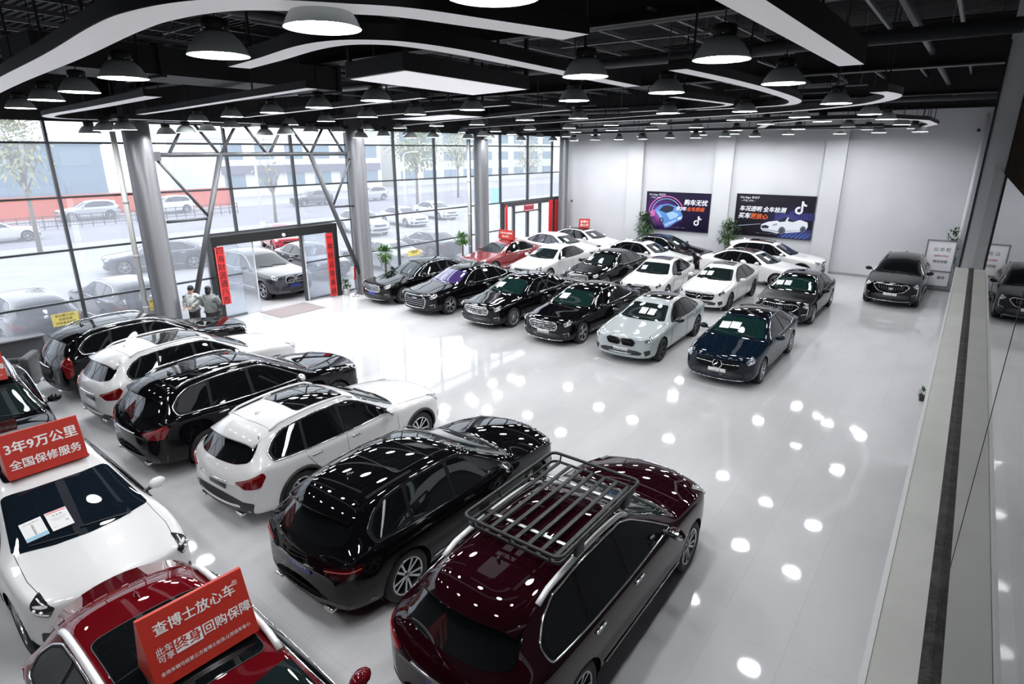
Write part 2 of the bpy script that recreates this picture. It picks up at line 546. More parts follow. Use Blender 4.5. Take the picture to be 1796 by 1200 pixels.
def star_badge(mb, M, r):
    mb.tube([M @ Vector((r * math.cos(a), r * math.sin(a), 0)) for a in [2 * PI * i / 24 for i in range(24)]], r * .10, 6, True)
    for i in range(3):
        a = PI / 2 + 2 * PI * i / 3
        d = Vector((math.cos(a), math.sin(a), 0)); n = Vector((-d.y, d.x, 0))
        vs = [M @ (d * r), M @ (n * r * .17), M @ (-n * r * .17), M @ Vector((0, 0, r * .14)), M @ (n * r * .16 - d * r * .12), M @ (-n * r * .16 - d * r * .12)]
        mb.add(vs, [(0, 3, 1), (0, 2, 3)], False)

def tail_text(B, root, cast, u, v, body, size, m, name='badge'):
    o, d = cast(u, v); l, n = B.hit(o, d)
    if l is None: return
    M = frame(l + n * .006, (0, -1, 0) if d[0] > 0 else (0, 1, 0), (0, 0, 1))
    return text_mesh(body, size, name, m, root, M, bold=.02)

def make_car(name, label, kind, paint, loc, hdg, dims=None, front='bars', tailst='wide', rim='ten', rim_mat=None, wheel_r=None, plate_f=None, plate_r=None,
             roof_mat=None, sunroof=None, rails=None, trim=None, lower=None, mirror_mat=None, detail=2, ws_mat=None, seams=False, cat='car', group=None, glassm=None,
             spoiler=None, cowl=0.0, fin=True, side_trim=None, tail_mat=None, lamp=None, exhaust=False, head_shape=None, rings=False):
    """one car; local +x is its nose. Every piece is laid on the body surface by rays, in the template's metres."""
    suv = kind != 'sedan'
    st = {'sedan': SEDAN_ST, 'suv': SUV_ST, 'coupe': COUPE_ST}[kind]
    def wx(x):          # moves the foot of the windscreen along the car
        b = min(1, max(0, (x - .1) / .7)) * min(1, max(0, (2.1 - x) / .9)); return x + cowl * b
    if cowl: st = [(wx(a[0]),) + tuple(a[1:]) for a in st]
    L0, W0, H0 = (4.91, 1.85, 1.455) if not suv else (4.72, 1.89, 1.645)
    L, W, H = dims or (L0, W0, H0)
    sc = (L / L0, W / W0, H / H0); sx, sy, sz = sc
    r = wheel_r or (.372 if suv else .338)
    axf, axr = ((1.50, -1.34) if suv else (1.56, -1.40))
    axles = [(axf * sx, r), (axr * sx, r)]
    arch = r + .045
    B = CarBody(st, sc, axles, arch, ku=6 if detail > 1 else 4, kv=4 if detail > 1 else 3)
    G = glassm or CGLASS
    trim = trim or (CHROME if not suv else CHROME)
    root = empty(name, (loc[0], loc[1], loc[2] if len(loc) > 2 else 0), math.radians(hdg), label, cat, group)
    body = MB(); body.add(B.V, B.F, True)
    body.build('body', paint, root)
    step = .07 if detail > 1 else .14
    side = {1: B.caster('side', 1), -1: B.caster('side', -1)}
    top = B.caster('top'); fr = B.caster('front'); bk = B.caster('back')
    # wheel wells and wheels
    for ax, az in axles:
        for sg in (1, -1):
            q = MB(); M = Matrix.Translation((ax, sg * .30 * sy, az)) @ Matrix.Rotation(-sg * PI / 2, 4, 'X')
            q.lathe([(.01, 0), (arch + .01, 0), (arch + .012, .925 * sy - .30 * sy - .035)], 20, M @ Matrix.Rotation((PI - .35) if sg > 0 else -.35, 4, 'Z') , arc=PI + .7)
            q.build('wheel_well', WELL, root)
            make_wheel(root, ax, sg * (.925 * sy - .125), r, rim, rim_mat or RIM)
    # glass
    zo = 0.0
    if not suv:
        wins = [[(.74, .962), (.42, 1.15), (.12, 1.295), (-.10, 1.336), (-.30, 1.343), (-.34, .968)],
                [(-.42, .970), (-.38, 1.345), (-.70, 1.344), (-1.00, 1.305), (-1.13, .988)],
                [(-1.18, .992), (-1.06, 1.285), (-1.25, 1.212), (-1.54, 1.085), (-1.52, 1.03)]]
        outline = [(.80, .952), (.42, 1.175), (.12, 1.318), (-.10, 1.358), (-.38, 1.366), (-.72, 1.364), (-1.02, 1.325), (-1.28, 1.225), (-1.60, 1.08), (-1.57, 1.01), (-1.1, .97), (-.4, .954)]
        wsp = [(1.12, 0), (1.09, .38), (.97, .69), (.29, .535), (.34, .3), (.35, 0), (.34, -.3), (.29, -.535), (.97, -.69), (1.09, -.38)]
        rwp = [(-1.27, 0), (-1.25, .3), (-1.20, .47), (-1.78, .58), (-1.86, .3), (-1.88, 0), (-1.86, -.3), (-1.78, -.58), (-1.20, -.47), (-1.25, -.3)]
    else:
        dz = 0
        wins = [[(.70, 1.085), (.36, 1.288), (.10, 1.430), (-.1, 1.492), (-.3, 1.512), (-.34, 1.088)],
                [(-.41, 1.09), (-.37, 1.514), (-.8, 1.517), (-1.06, 1.505), (-1.16, 1.105)],
                [(-1.22, 1.11), (-1.12, 1.502), (-1.42, 1.465), (-1.62, 1.38), (-1.76, 1.25), (-1.74, 1.15)]]
        if kind == 'coupe':
            wins = [[(u, v - (.10 * min(1, max(0, (-.3 - u) / 1.3)) ** 1.4 if v > 1.2 else 0)) for u, v in wp] for wp in wins]
        outline = [(.78, 1.07), (.36, 1.315), (.10, 1.458), (-.1, 1.520), (-.38, 1.538), (-.8, 1.54), (-1.1, 1.525), (-1.45, 1.485), (-1.66, 1.39), (-1.82, 1.25), (-1.79, 1.12), (-1.1, 1.085), (-.4, 1.07)]
        if kind == 'coupe':
            outline = [(u, v - (.10 * min(1, max(0, (-.3 - u) / 1.3)) ** 1.4 if v > 1.2 else 0)) for u, v in outline]
        wsp = [(1.11, 0), (1.07, .38), (.93, .765), (.19, .61), (.25, .3), (.26, 0), (.25, -.3), (.19, -.61), (.93, -.765), (1.07, -.38)]
        rwp = None
    if cowl:
        wsp = [(wx(u), v) for u, v in wsp]; outline = [(wx(u), v) for u, v in outline]; wins = [[(wx(u), v) for u, v in q] for q in wins]
    for sg in (1, -1):
        t = MB(); B.patch(t, round_poly(outline, .05), side[sg], .003, step, .008)
        pil = t.build('window_surround', SURR, root)
        for wp in wins:
            t = MB(); B.patch(t, round_poly(wp, .035), side[sg], .007, step, .006)
            t.build('side_window', G, root)
        t = MB(); ring = B.line(round_poly(outline, .05, 3) + [round_poly(outline, .05, 3)[0]], side[sg], .006)[:-1]
        t.tube(ring, .011 if suv else .010, 5, True)
        t.build('window_trim', trim, root)
    t = MB(); B.patch(t, round_poly(wsp, .07), top, .004, step); wo = t.build('windscreen', ws_mat or WSHIELD, root)
    # wipers at the foot of the windscreen
    t = MB()
    for a, b in (((1.04, .50), (.985 if not suv else .97, -.06)), ((1.06, -.10), (.945 if not suv else .93, -.60))):
        l = B.line([(wx(a[0]), a[1]), (wx(b[0]), b[1])], top, .016)
        if len(l) > 1: t.tube(l, .009, 5)
    t.build('wiper', BLACKP, wo)
    t = MB()
    if rwp: B.patch(t, round_poly(rwp, .06), top, .004, step)
    else:
        k = .10 if kind == 'coupe' else 0
        rw = [(0, 1.115), (.45, 1.12), (.66, 1.165), (.63, 1.33 - k * .5), (.555, 1.475 - k), (.3, 1.50 - k), (0, 1.505 - k)]
        rw = rw + mir(rw)[1:-1]
        B.patch(t, round_poly(rw, .06), bk, .006, step)
    t.build('rear_window', G, root)
    if suv and detail > 0:
        k = .10 if kind == 'coupe' else 0
        sp = MB()
        # roof spoiler: a lip that runs past the rear window
        up = []
        for y in np.linspace(-.60, .60, 13):
            o, d = top(-1.66, y); a, n = B.hit(o, d)
            up.append((a + n * .004, Vector((-(2.10 - .14 * (abs(y) / .6) ** 2) * sx, y * sy * 1.0, a.z - .085))))
        vs = [p for p, _ in up] + [q for _, q in up] + [q - Vector((.0, 0, .035)) for _, q in up] + [p - Vector((.14, 0, .10)) for p, _ in up]
        n = len(up); fs = []
        for i in range(n - 1):
            for a, b in ((0, 1), (1, 2), (2, 3)): fs.append((a * n + i, a * n + i + 1, b * n + i + 1, b * n + i))
        sp.add(vs, fs, True)
        for i in (0, n - 1): sp.add([vs[i], vs[n + i], vs[2 * n + i], vs[3 * n + i]], [(0, 1, 2, 3)], False)
        sp.build('roof_spoiler', spoiler or paint, root)
    if roof_mat:
        rp = ([(.20, .50), (-1.15, .46)] if not suv else [(.14, .54), (-1.6, .50)])
        t = MB(); B.patch(t, round_poly([rp[0], rp[1], (rp[1][0], -rp[1][1]), (rp[0][0], -rp[0][1])], .05), top, .003, .1)
        t.build('roof_panel', roof_mat, root)
    if sunroof:
        a, b, y = sunroof
        t = MB(); B.patch(t, round_poly([(a, y), (b, y), (b, -y), (a, -y)], .09), top, .005, .08)
        so = t.build('sunroof', G, root)
        if detail > 1:
            q_ = round_poly([(a, y), (b, y), (b, -y), (a, -y)], .09); t = MB(); t.tube(B.line(q_ + [q_[0]], top, .004)[:-1], .005, 4, True); t.build('sunroof_seal', SEALG, so)
        if detail > 1:
            t = MB(); t.tube(B.line([((a + b) / 2 + .05, y), ((a + b) / 2 + .05, -y)], top, .006), .006, 4); t.build('sunroof_joint', BLACKP, so)
    if rails:
        for sg in (1, -1):
            pts = []
            for i, x in enumerate(np.linspace(.10, -1.62, 22)):
                o, d = top(x, sg * (.565 if rails is not SILV else .585)); a, n = B.hit(o, d)
                e = min(i, 21 - i)
                pts.append(a + Vector((0, 0, .045 * min(1, e / 2.0) + .004)))
            t = MB(); t.tube(pts, .020 if rails is not SILV else .032, 8); t.build('roof_rail', rails, root)
    # front
    NF = lambda u, v: B.hit(*fr(u, v))
    zf = (lambda v: v) if not suv else (lambda v: v * 1.13 + .03)
    gl = MB(); ch = MB()
    def fpatch(mb, poly, off=.006, yaw=0, sg=1): B.patch(mb, poly, B.caster('front', sg, yaw), off, .06)
    def ftube(poly, rad, closed=True, off=.012, m=None):
        P = [(u, zf(v)) for u, v in poly]
        l = B.line(P + ([P[0]] if closed else []), fr, off)
        if closed: l = l[:-1]
        if len(l) > 2: (m or ch).tube(l, rad, 6, closed)
    zp = .40
    if front == 'bars':      # broad grille of bright cross bars with a star
        g = [(0, .765), (.36, .765), (.50, .72), (.485, .60), (.41, .505), (0, .485)]; g = g + mir(g)[1:-1]
        fpatch(gl, [(u, zf(v)) for u, v in round_poly(g, .05)]); ftube(round_poly(g, .05), .016)
        for v, hw in ((.545, .44), (.605, .47), (.665, .485), (.72, .46)): ftube([(-hw, v), (hw, v)], .010, False)
        ftube([(0, .49), (0, .76)], .008, False)
    elif front == 'star':    # big star on one bright bar
        g = [(0, .735), (.42, .735), (.57, .69), (.52, .53), (.42, .475), (0, .465)]; g = g + mir(g)[1:-1]
        fpatch(gl, [(u, zf(v)) for u, v in round_poly(g, .06)])
        ftube([(-.54, .635), (-.1, .60)], .014, False); ftube([(.1, .60), (.54, .635)], .014, False)
        l, n = NF(0, zf(.60)); star_badge(ch, frame(l + n * .03, (0, 1, 0), (0, 0, 1)), .115)
    elif front == 'hex':     # single frame grille
        g = [(0, .76), (.42, .76), (.54, .63), (.46, .33), (0, .32)]; g = g + mir(g)[1:-1]
        fpatch(gl, [(u, zf(v)) for u, v in round_poly(g, .04)]); ftube(round_poly(g, .04), .015)
        for v, hw in ((.39, .47), (.46, .49), (.53, .51), (.60, .53), (.68, .49)): ftube([(-hw, v), (hw, v)], .007, False)
        l, n = NF(0, zf(.69))
        for i in range(4):
            M = frame(l + n * .03 + Vector((0, (i - 1.5) * .062, 0)), (0, 1, 0), (0, 0, 1))
            ch.tube([M @ Vector((.040 * math.cos(a), .040 * math.sin(a), 0)) for a in [2 * PI * q / 16 for q in range(16)]], .006, 5, True)
    elif front == 'kidney':
        for sg in (1, -1):
            g = [(.03 * sg, .75), (.34 * sg, .765), (.43 * sg, .69), (.37 * sg, .55), (.07 * sg, .545), (.025 * sg, .61)]
            if sg < 0: g = g[::-1]
            fpatch(gl, [(u, zf(v)) for u, v in round_poly(g, .05)]); ftube(round_poly(g, .05), .013)
            for k in range(7): ftube([(sg * (.07 + .036 * k), .56), (sg * (.07 + .038 * k), .715)], .006, False, m=ch)
    elif front == 'shield':  # wide shield with a fine mesh, crest in the middle
        g = [(0, .75), (.48, .765), (.58, .70), (.42, .53), (.2, .47), (0, .465)]; g = g + mir(g)[1:-1]
        fpatch(gl, [(u, zf(v)) for u, v in round_poly(g, .03)]); ftube(round_poly(g, .03), .014)
        for k in range(-5, 6): ftube([(k * .072, .51 + .014 * abs(k)), (k * .080, .735)], .005, False)
        l, n = NF(0, zf(.62)); M = frame(l + n * .025, (0, 1, 0), (0, 0, 1))
        ch.add([M @ Vector(p) for p in ((-.075, .035, 0), (.075, .035, 0), (.045, -.035, 0), (0, -.055, 0), (-.045, -.035, 0))], [(0, 4, 3, 2, 1)], False)
    elif front == 'plain':
        g = [(0, .66), (.42, .68), (.52, .63), (.40, .57), (0, .555)]; g = g + mir(g)[1:-1]
        fpatch(gl, [(u, zf(v)) for u, v in round_poly(g, .03)]); ftube([(-.5, .645), (.5, .645)], .008, False)
    go = gl.build('grille', mat('grille_mesh', (.005, .005, .006), .5, spec=.1), root)
    ch.build('grille_chrome', CHROME if front != 'kidney' or trim is CHROME else GLOSSB, go)
    # lower intake, lip
    t = MB(); q = [(0, .43), (.50, .43), (.64, .39), (.58, .315), (0, .30)] if front not in ('hex',) else [(0, .27), (.5, .27), (.5, .24), (0, .235)]
    q = q + mir(q)[1:-1]
    fpatch(t, [(u, zf(v)) for u, v in round_poly(q, .04)], .010); t.build('lower_intake', BLACKP, root)
    for sg in (1, -1):
        t = MB(); q = [(sg * .60, .44), (sg * .80, .48), (sg * .82, .36), (sg * .66, .29)]
        if sg < 0: q = q[::-1]
        B.patch(t, [(u, zf(v)) for u, v in round_poly(q, .03)], B.caster('front', sg, .5), .006, .06); si = t.build('side_intake', BLACKP, root)
        if front in ('bars', 'hex', 'shield'):
            t = MB(); l = B.line([(u, zf(v)) for u, v in (q[:3] if sg > 0 else q[::-1][:3])], B.caster('front', sg, .5), .010); t.tube(l, .010, 5); t.build('intake_trim', CHROME, si)
    if trim is CHROME and front in ('bars', 'star', 'shield'):
        t = MB(); t.tube(B.line([(-.66, zf(.235)), (-.3, zf(.215)), (.3, zf(.215)), (.66, zf(.235))], fr, .010), .010, 5); t.build('bumper_trim', CHROME, root)
    # head lamps
    for sg in (1, -1):
        hs = head_shape or ([(.56, .74), (.70, .785), (.88, .825), (.92, .775), (.86, .70), (.64, .645)] if front != 'shield' else [(.56, .735), (.70, .765), (.86, .80), (.87, .72), (.84, .66), (.70, .66)])
        q = [(sg * u, zf(v)) for u, v in hs]
        if sg < 0: q = q[::-1]
        t = MB(); B.patch(t, round_poly(q, .03), B.caster('front', sg, .7), .006, .05); ho = t.build('headlight', lamp or LAMPC, root)
        t = MB(); c = B.caster('front', sg, .7)
        l = B.line([(sg * hs[1][0], zf(hs[1][1] - .02)), (sg * hs[2][0] * .97, zf(hs[2][1] - .03))], c, .010); t.tube(l, .011, 5)
        l = B.line([(sg * hs[5][0], zf(hs[5][1] + .025)), (sg * hs[4][0], zf(hs[4][1] + .015))], c, .010); t.tube(l, .009, 5)
        for f_ in (.35, .7):
            u = hs[5][0] * (1 - f_) + hs[3][0] * f_; v = (hs[5][1] + hs[0][1]) / 2 * (1 - f_) + (hs[3][1] + hs[4][1]) / 2 * f_
            a, n = B.hit(*c(sg * u, zf(v)))
            if a is not None: t.ball(a + n * .004, .026, 10)
        t.build('lamp_lens', DRL, ho)
        if front == 'shield':
            t = MB(); l = B.line([(sg * .84, zf(.66)), (sg * .83, zf(.50)), (sg * .80, zf(.40))], c, .010); t.tube(l, .013, 5); t.build('running_light', DRL, root)
    if plate_f is not None:
        a, n = NF(0, zf(zp)); M = frame(a + n * .012, (0, 1, 0), (0, 0, 1))
        plate(root, M, plate_f[0], plate_f[1], plate_f[2])
    # rear
    tz = (lambda v: v)
    tm = tail_mat or TAILR
    if suv:
        shapes = {'wide': [(.40, .885), (.68, .955), (.94, 1.035), (.99, .96), (.90, .80), (.60, .79)], 'tall': [(.64, 1.02), (.86, 1.14), (.96, .98), (.95, .70), (.80, .62), (.72, .86)],
                  'blade': [(.36, .915), (.70, .955), (.97, .995), (.97, .87), (.70, .80), (.40, .83)]}
        ts = shapes[tailst]
    else:
        ts = [(.46, .87), (.70, .90), (.88, .915), (.88, .83), (.72, .78), (.48, .79)]
    for sg in (1, -1):
        q = [(sg * u, v) for u, v in ts]
        if sg > 0: q = q[::-1]
        t = MB(); B.patch(t, round_poly(q, .035), B.caster('back', sg, .62), .008, .05); to = t.build('taillight', tm, root)
        t = MB(); c = B.caster('back', sg, .62); l = B.line([(sg * ts[0][0] * 1.08, ts[0][1] - .03), (sg * ts[2][0] * .96, (ts[2][1] + ts[3][1]) / 2)], c, .012)
        if len(l) > 1: t.tube(l, .008, 5); t.build('lamp_strip', mat('tail_lamp_strip', (.38, .03, .03), .2, coat=.5), to)
    if detail > 1:
        zt_ = .74 if suv else .70
        if plate_r is not None:
            a, n = B.hit(*bk(0, zt_)); M = frame(a + n * .012, (0, -1, 0), (0, 0, 1)); plate(root, M, plate_r[0], plate_r[1], plate_r[2])
        t = MB(); t.tube(B.line([(-.36, zt_ + .12), (.36, zt_ + .12)], bk, .010), .012, 5); t.build('tailgate_trim', trim, root)
        t = MB(); k_ = .10 if lower else 0; q = [(0, .47 + k_), (.62, .47 + k_), (.82, .44 + k_), (.74, .30), (0, .27)]; q = q + mir(q)[1:-1]
        B.patch(t, [(u, v * (1.0 if suv else .85)) for u, v in round_poly(q, .04)], bk, .006, .08); t.build('rear_valance', lower or BLACKP, root)
        if exhaust or suv:
            for sg in (1, -1):
                t = MB(); a, n = B.hit(*bk(sg * .52, .33 if suv else .28))
                if a is not None: t.bbox(a + Vector((-.02, 0, -.01)), (.09, .16, .055), .02); t.build('exhaust_tip', CHROME, root)
    # mirrors
    mm = mirror_mat or paint
    for sg in (1, -1):
        x, z = (.66, 1.00) if not suv else (.62, 1.13)
        a, n = B.hit(*side[sg](wx(x), z - .06))
        t = MB(); M = Matrix.Rotation(sg * .20, 3, 'Z')
        t.ball((a.x - .02, a.y + sg * .16, a.z + .07), (.075, .125, .078), 14, M)
        mo = t.build('mirror', mm, root)
        t = MB(); t.bar((a.x, a.y - sg * .03, a.z + .02), (a.x - .01, a.y + sg * .09, a.z + .04), .05, .03)
        t.build('mirror_arm', BLACKP, mo)
        t = MB(); t.ball((a.x - .05, a.y + sg * .16, a.z + .07), (.052, .108, .062), 12, M); t.build('mirror_glass', CHROME, mo)
        # handles
        for hx in ((-.18, -1.0) if not suv else (-.16, -1.02)):
            hz = .86 if not suv else .965
            a2, n2 = B.hit(*side[sg](hx, hz))
            if a2 is not None and detail > 0:
                t = MB(); t.bbox(a2 + n2 * .012, (.20, .028, .030), .010); t.build('door_handle', trim if trim is CHROME and not (suv and trim is not CHROME) else paint, root)
    # sills / arches
    for sg in (1, -1):
        if suv and lower:
            for ax, az in axles:
                t = MB(); P = []
                for i in range(19):
                    an = -.22 + (PI + .44) * i / 18
                    px, pz = ax + (arch + .022) * math.cos(an), az + (arch + .022) * math.sin(an)
                    if pz < .24: continue
                    a, n = B.hit((px, sg * 3, pz), (0, -sg, 0))
                    if a is not None: P.append(a + n * .002)
                t.tube(P, .030, 6); t.build('arch_cladding', lower, root)
        x1_, x0_ = axles[0][0] / sx - .46, axles[1][0] / sx + .46
        t = MB(); q = [(x1_, .23 if not suv else .27), (x1_, .31 if not suv else .40), (x0_, .31 if not suv else .40), (x0_, .23 if not suv else .27)]
        B.patch(t, q, side[sg], .006, .15); t.build('side_skirt', lower or paint, root)
        if side_trim or trim is CHROME:
            t = MB(); v = .335 if not suv else .42; t.tube(B.line([(x1_, v), (x0_, v)], side[sg], .010), .010, 5); t.build('sill_trim', side_trim or trim, root)
    if seams:
        t = MB(); b = .30 if not suv else .38; bz = .955 if not suv else 1.075
        for sg in (1, -1):
            for P in ([(.93, b), (.90, .6), (.86, bz - .06)], [(-.36, b), (-.36, bz)], [(-1.05, b + .38), (-1.20, bz - .1), (-1.22, bz)]):
                t.tube(B.line(P, side[sg], .0015), .0035, 4)
        t.tube(B.line([(1.04, .74), (1.7, .76), (2.15, .70)], top, .0015), .0035, 4); t.tube(B.line([(1.04, -.74), (1.7, -.76), (2.15, -.70)], top, .0015), .0035, 4)
        if not suv: t.tube(B.line([(-1.92, .62), (-1.96, 0), (-1.92, -.62)], top, .0015), .0035, 4)
        else: t.tube(B.line([(-1.60, .52), (-1.66, 0), (-1.60, -.52)], top, .0015), .0035, 4)
        t.build('panel_seam', SEAM, root)
    if fin:
        a, n = B.hit(*top(-1.08 if not suv else -1.42, 0))
        t = MB(); c = a + Vector((0, 0, -.004))
        vs = [c + Vector(p) for p in ((.10, 0, 0), (-.05, .028, 0), (-.07, 0, 0), (-.05, -.028, 0), (-.055, 0, .068), (.0, .016, .03), (.0, -.016, .03))]
        t.add(vs, [(0, 1, 5), (0, 5, 6), (0, 6, 3), (1, 2, 4), (1, 4, 5), (5, 4, 6), (3, 6, 4), (2, 3, 4)], True)
        t.build('antenna_fin', GLOSSB if paint.name.startswith('black') else paint, root)
    root['car_len'] = L
    return root, B

def car_point(root, B, kind, u, v, off=.01, sg=1):
    """place and normal, in the hall, of a spot on a car"""
    bpy.context.view_layer.update()
    a, n = B.hit(*B.caster(kind, sg)(u, v))
    M = Matrix.Translation(root.location) @ Matrix.Rotation(root.rotation_euler.z, 4, 'Z')
    return M @ (a + n * off), (M.to_3x3() @ n)

# ------------------------------------------------------------------ the hall
XF, YB, YF, XR, ZC = -20.4, 32.1, -4.0, 0.12, 8.5        # facade, back wall, front wall, right wall, roof deck
WALLW = mat('white_wall_paint', (.56, .565, .595), .55, noise=(.6, (.60, .605, .63)))
CEIL = mat('dark_roof_deck', (.026, .027, .029), .6)
STEELK = mat('black_steel', (.009, .009, .010), .55)
STEELG = mat('dark_grey_steel', (.055, .057, .062), .42)
FRAMEG = mat('dark_grey_frame', (.045, .047, .052), .4)
COLG = mat('column_grey_paint', (.085, .086, .095), .38)
GALV = mat('galvanised_channel', (.30, .30, .31), .4, .7)
PANE = glass_mat('facade_glass', (.93, .95, .97), 1.0, haze=.14)  # haze puts the veiling flare of the daylight into the glass
WHITEP = mat('white_panel', (.82, .81, .84), .5)
PURL = mat('grey_purlin', (.20, .20, .21), .45, .3)
GLOWP = mat('soft_light_panel', (.82, .81, .84), .5, emit=.25)
GLOWC = mat('light_box_panel', (.82, .81, .84), .5, emit=.62)
FASC = mat('black_fascia', (.006, .006, .007), .6)

def floor_mat():
    m = bpy.data.materials.new('polished_floor_tile'); m.use_nodes = True
    n = m.node_tree; p = n.nodes['Principled BSDF']; L = n.links.new
    tc = n.nodes.new('ShaderNodeTexCoord')
    n1 = n.nodes.new('ShaderNodeTexNoise'); n1.inputs['Scale'].default_value = .55; n1.inputs['Detail'].default_value = 6
    mp = n.nodes.new('ShaderNodeMapping'); mp.inputs['Scale'].default_value = (1, .35, 1); mp.inputs['Rotation'].default_value = (0, 0, .7)
    L(tc.outputs['Object'], mp.inputs['Vector']); L(mp.outputs[0], n1.inputs['Vector'])
    r = n.nodes.new('ShaderNodeValToRGB'); r.color_ramp.elements[0].position = .3; r.color_ramp.elements[1].position = .7
    r.color_ramp.elements[0].color = (.48, .48, .49, 1); r.color_ramp.elements[1].color = (.64, .64, .65, 1)
    L(n1.outputs['Fac'], r.inputs['Fac'])
    b = n.nodes.new('ShaderNodeTexBrick'); b.offset = 0.0; b.squash = 1.0
    b.inputs['Scale'].default_value = 1.0; b.inputs['Mortar Size'].default_value = .003
    b.inputs['Brick Width'].default_value = 1.6; b.inputs['Row Height'].default_value = .8
    b.inputs['Color1'].default_value = (1, 1, 1, 1); b.inputs['Color2'].default_value = (.97, .97, .975, 1); b.inputs['Mortar'].default_value = (.80, .80, .80, 1)
    m2 = n.nodes.new('ShaderNodeMapping'); m2.inputs['Rotation'].default_value = (0, 0, PI / 2); L(tc.outputs['Object'], m2.inputs['Vector']); L(m2.outputs[0], b.inputs['Vector'])
    mx = n.nodes.new('ShaderNodeMixRGB'); mx.blend_type = 'MULTIPLY'; mx.inputs[0].default_value = 1
    L(r.outputs[0], mx.inputs[1]); L(b.outputs['Color'], mx.inputs[2]); L(mx.outputs[0], p.inputs['Base Color'])
    p.inputs['Roughness'].default_value = .045; p.inputs['Specular IOR Level'].default_value = .36
    n2 = n.nodes.new('ShaderNodeTexNoise'); n2.inputs['Scale'].default_value = 2.2; n2.inputs['Detail'].default_value = 1
    L(tc.outputs['Object'], n2.inputs['Vector'])
    bu = n.nodes.new('ShaderNodeBump'); bu.inputs['Strength'].default_value = .02; bu.inputs['Distance'].default_value = .05
    L(n2.outputs['Fac'], bu.inputs['Height']); L(bu.outputs[0], p.inputs['Normal'])
    return m

def S(o): o['kind'] = 'structure'; return o
t = MB(); t.box(((XF + 6) / 2, (YB + YF) / 2, -.05), (6 - XF, YB - YF, .1)); S(t.build('floor', floor_mat()))
t = MB(); t.box(((XF + 6) / 2, (YB + YF) / 2, ZC + .05), (6.4 - XF, YB - YF + .4, .1))
for i in range(200):        # ribs of the steel deck
    y = YF + .18 * i
    if y < YB: t.box(((XF + 6) / 2, y, ZC - .02), (6 - XF, .06, .05))
S(t.build('ceiling', CEIL))
t = MB(); t.box(((XF + .3) / 2, YB + .10, 4.25), (.3 - XF, .2, 8.5))
S(t.build('wall_back', WALLW))
for i, x in enumerate((-14.9, -10.0, -4.93)):
    t = MB(); t.box((x - .45, YB - .09, 4.25), (.9, .18, 8.5)); o = S(t.build('pilaster', WALLW))
    tag(o, ['white flat pilaster left of the purple car poster', 'white flat pilaster between the two car posters', 'white flat pilaster right of the white convertible poster'][i], 'pilaster')
t = MB(); t.box(((XF + XR) / 2, YB - .01, .06), (XR - XF, .03, .12)); S(t.build('baseboard_back', mat('grey_skirting', (.32, .32, .33), .4)))
t = MB(); t.box((XR + .1, (13 + YB) / 2, 4.25), (.2, YB - 13, 8.5)); S(t.build('wall_right', WALLW))
t = MB(); t.box(((XF + 6) / 2, YF - .1, 4.25), (6 - XF, .2, 8.5)); S(t.build('wall_front', mat('dark_front_wall', (.06, .06, .065), .6)))
t = MB(); t.box((XF - .02, (YF + YB) / 2, 7.5), (.22, YB - YF, 2.1)); S(t.build('wall_left', STEELK))
# black dropped beam along the head of the back wall, right half, and the steel frames of the roof
def beam(y, z0, z1, label, x0=XF, x1=XR):
    t = MB(); h = z1 - z0
    t.box(((x0 + x1) / 2, y, (z0 + z1) / 2), (x1 - x0, .02, h)); t.box(((x0 + x1) / 2, y, z0 + .02), (x1 - x0, .32, .03)); t.box(((x0 + x1) / 2, y, z1 - .02), (x1 - x0, .32, .03))
    o = S(t.build('beam', STEELK)); tag(o, label, 'beam')
for y, l in ((.4, 'black steel roof beam nearest the balcony end'), (8.15, 'black steel roof beam over the first grey column'), (15.9, 'black steel roof beam over the second grey column'), (23.6, 'black steel roof beam over the third grey column'), (31.4, 'black steel roof beam along the white back wall')):
    beam(y, 7.3, 8.2, l)
for i, x in enumerate(np.arange(-19.4, 0, 1.1)):      # purlins
    t = MB(); y0, y1 = YF, YB
    t.box((x, (y0 + y1) / 2, 7.86), (.05, y1 - y0, .07)); o = S(t.build('purlin', PURL)); tag(o, 'black steel purlin running under the dark roof deck', 'purlin', 'roof purlins')
random.seed(5)
for i in range(34):         # bright galvanised channels the ribbons hang from
    x = random.uniform(-17, -1); y = random.uniform(1.5, 24); l = random.uniform(1.2, 3.2); a = random.choice((0, 0, PI / 2)) + random.uniform(-.08, .08)
    t = MB(); z = 7.25 + .5 * random.random()
    d = Vector((math.cos(a), math.sin(a), 0)) * l / 2
    t.bar(Vector((x, y, z)) - d, Vector((x, y, z)) + d, .045, .03)
    for s in (-.8, .8): t.bar(Vector((x, y, z)) + d * s, Vector((x, y, 8.45)) + d * s, .012)
    o = t.build('ceiling_channel', GALV); tag(o, 'thin grey steel channel hung under the dark roof', 'channel', 'hung ceiling channels')
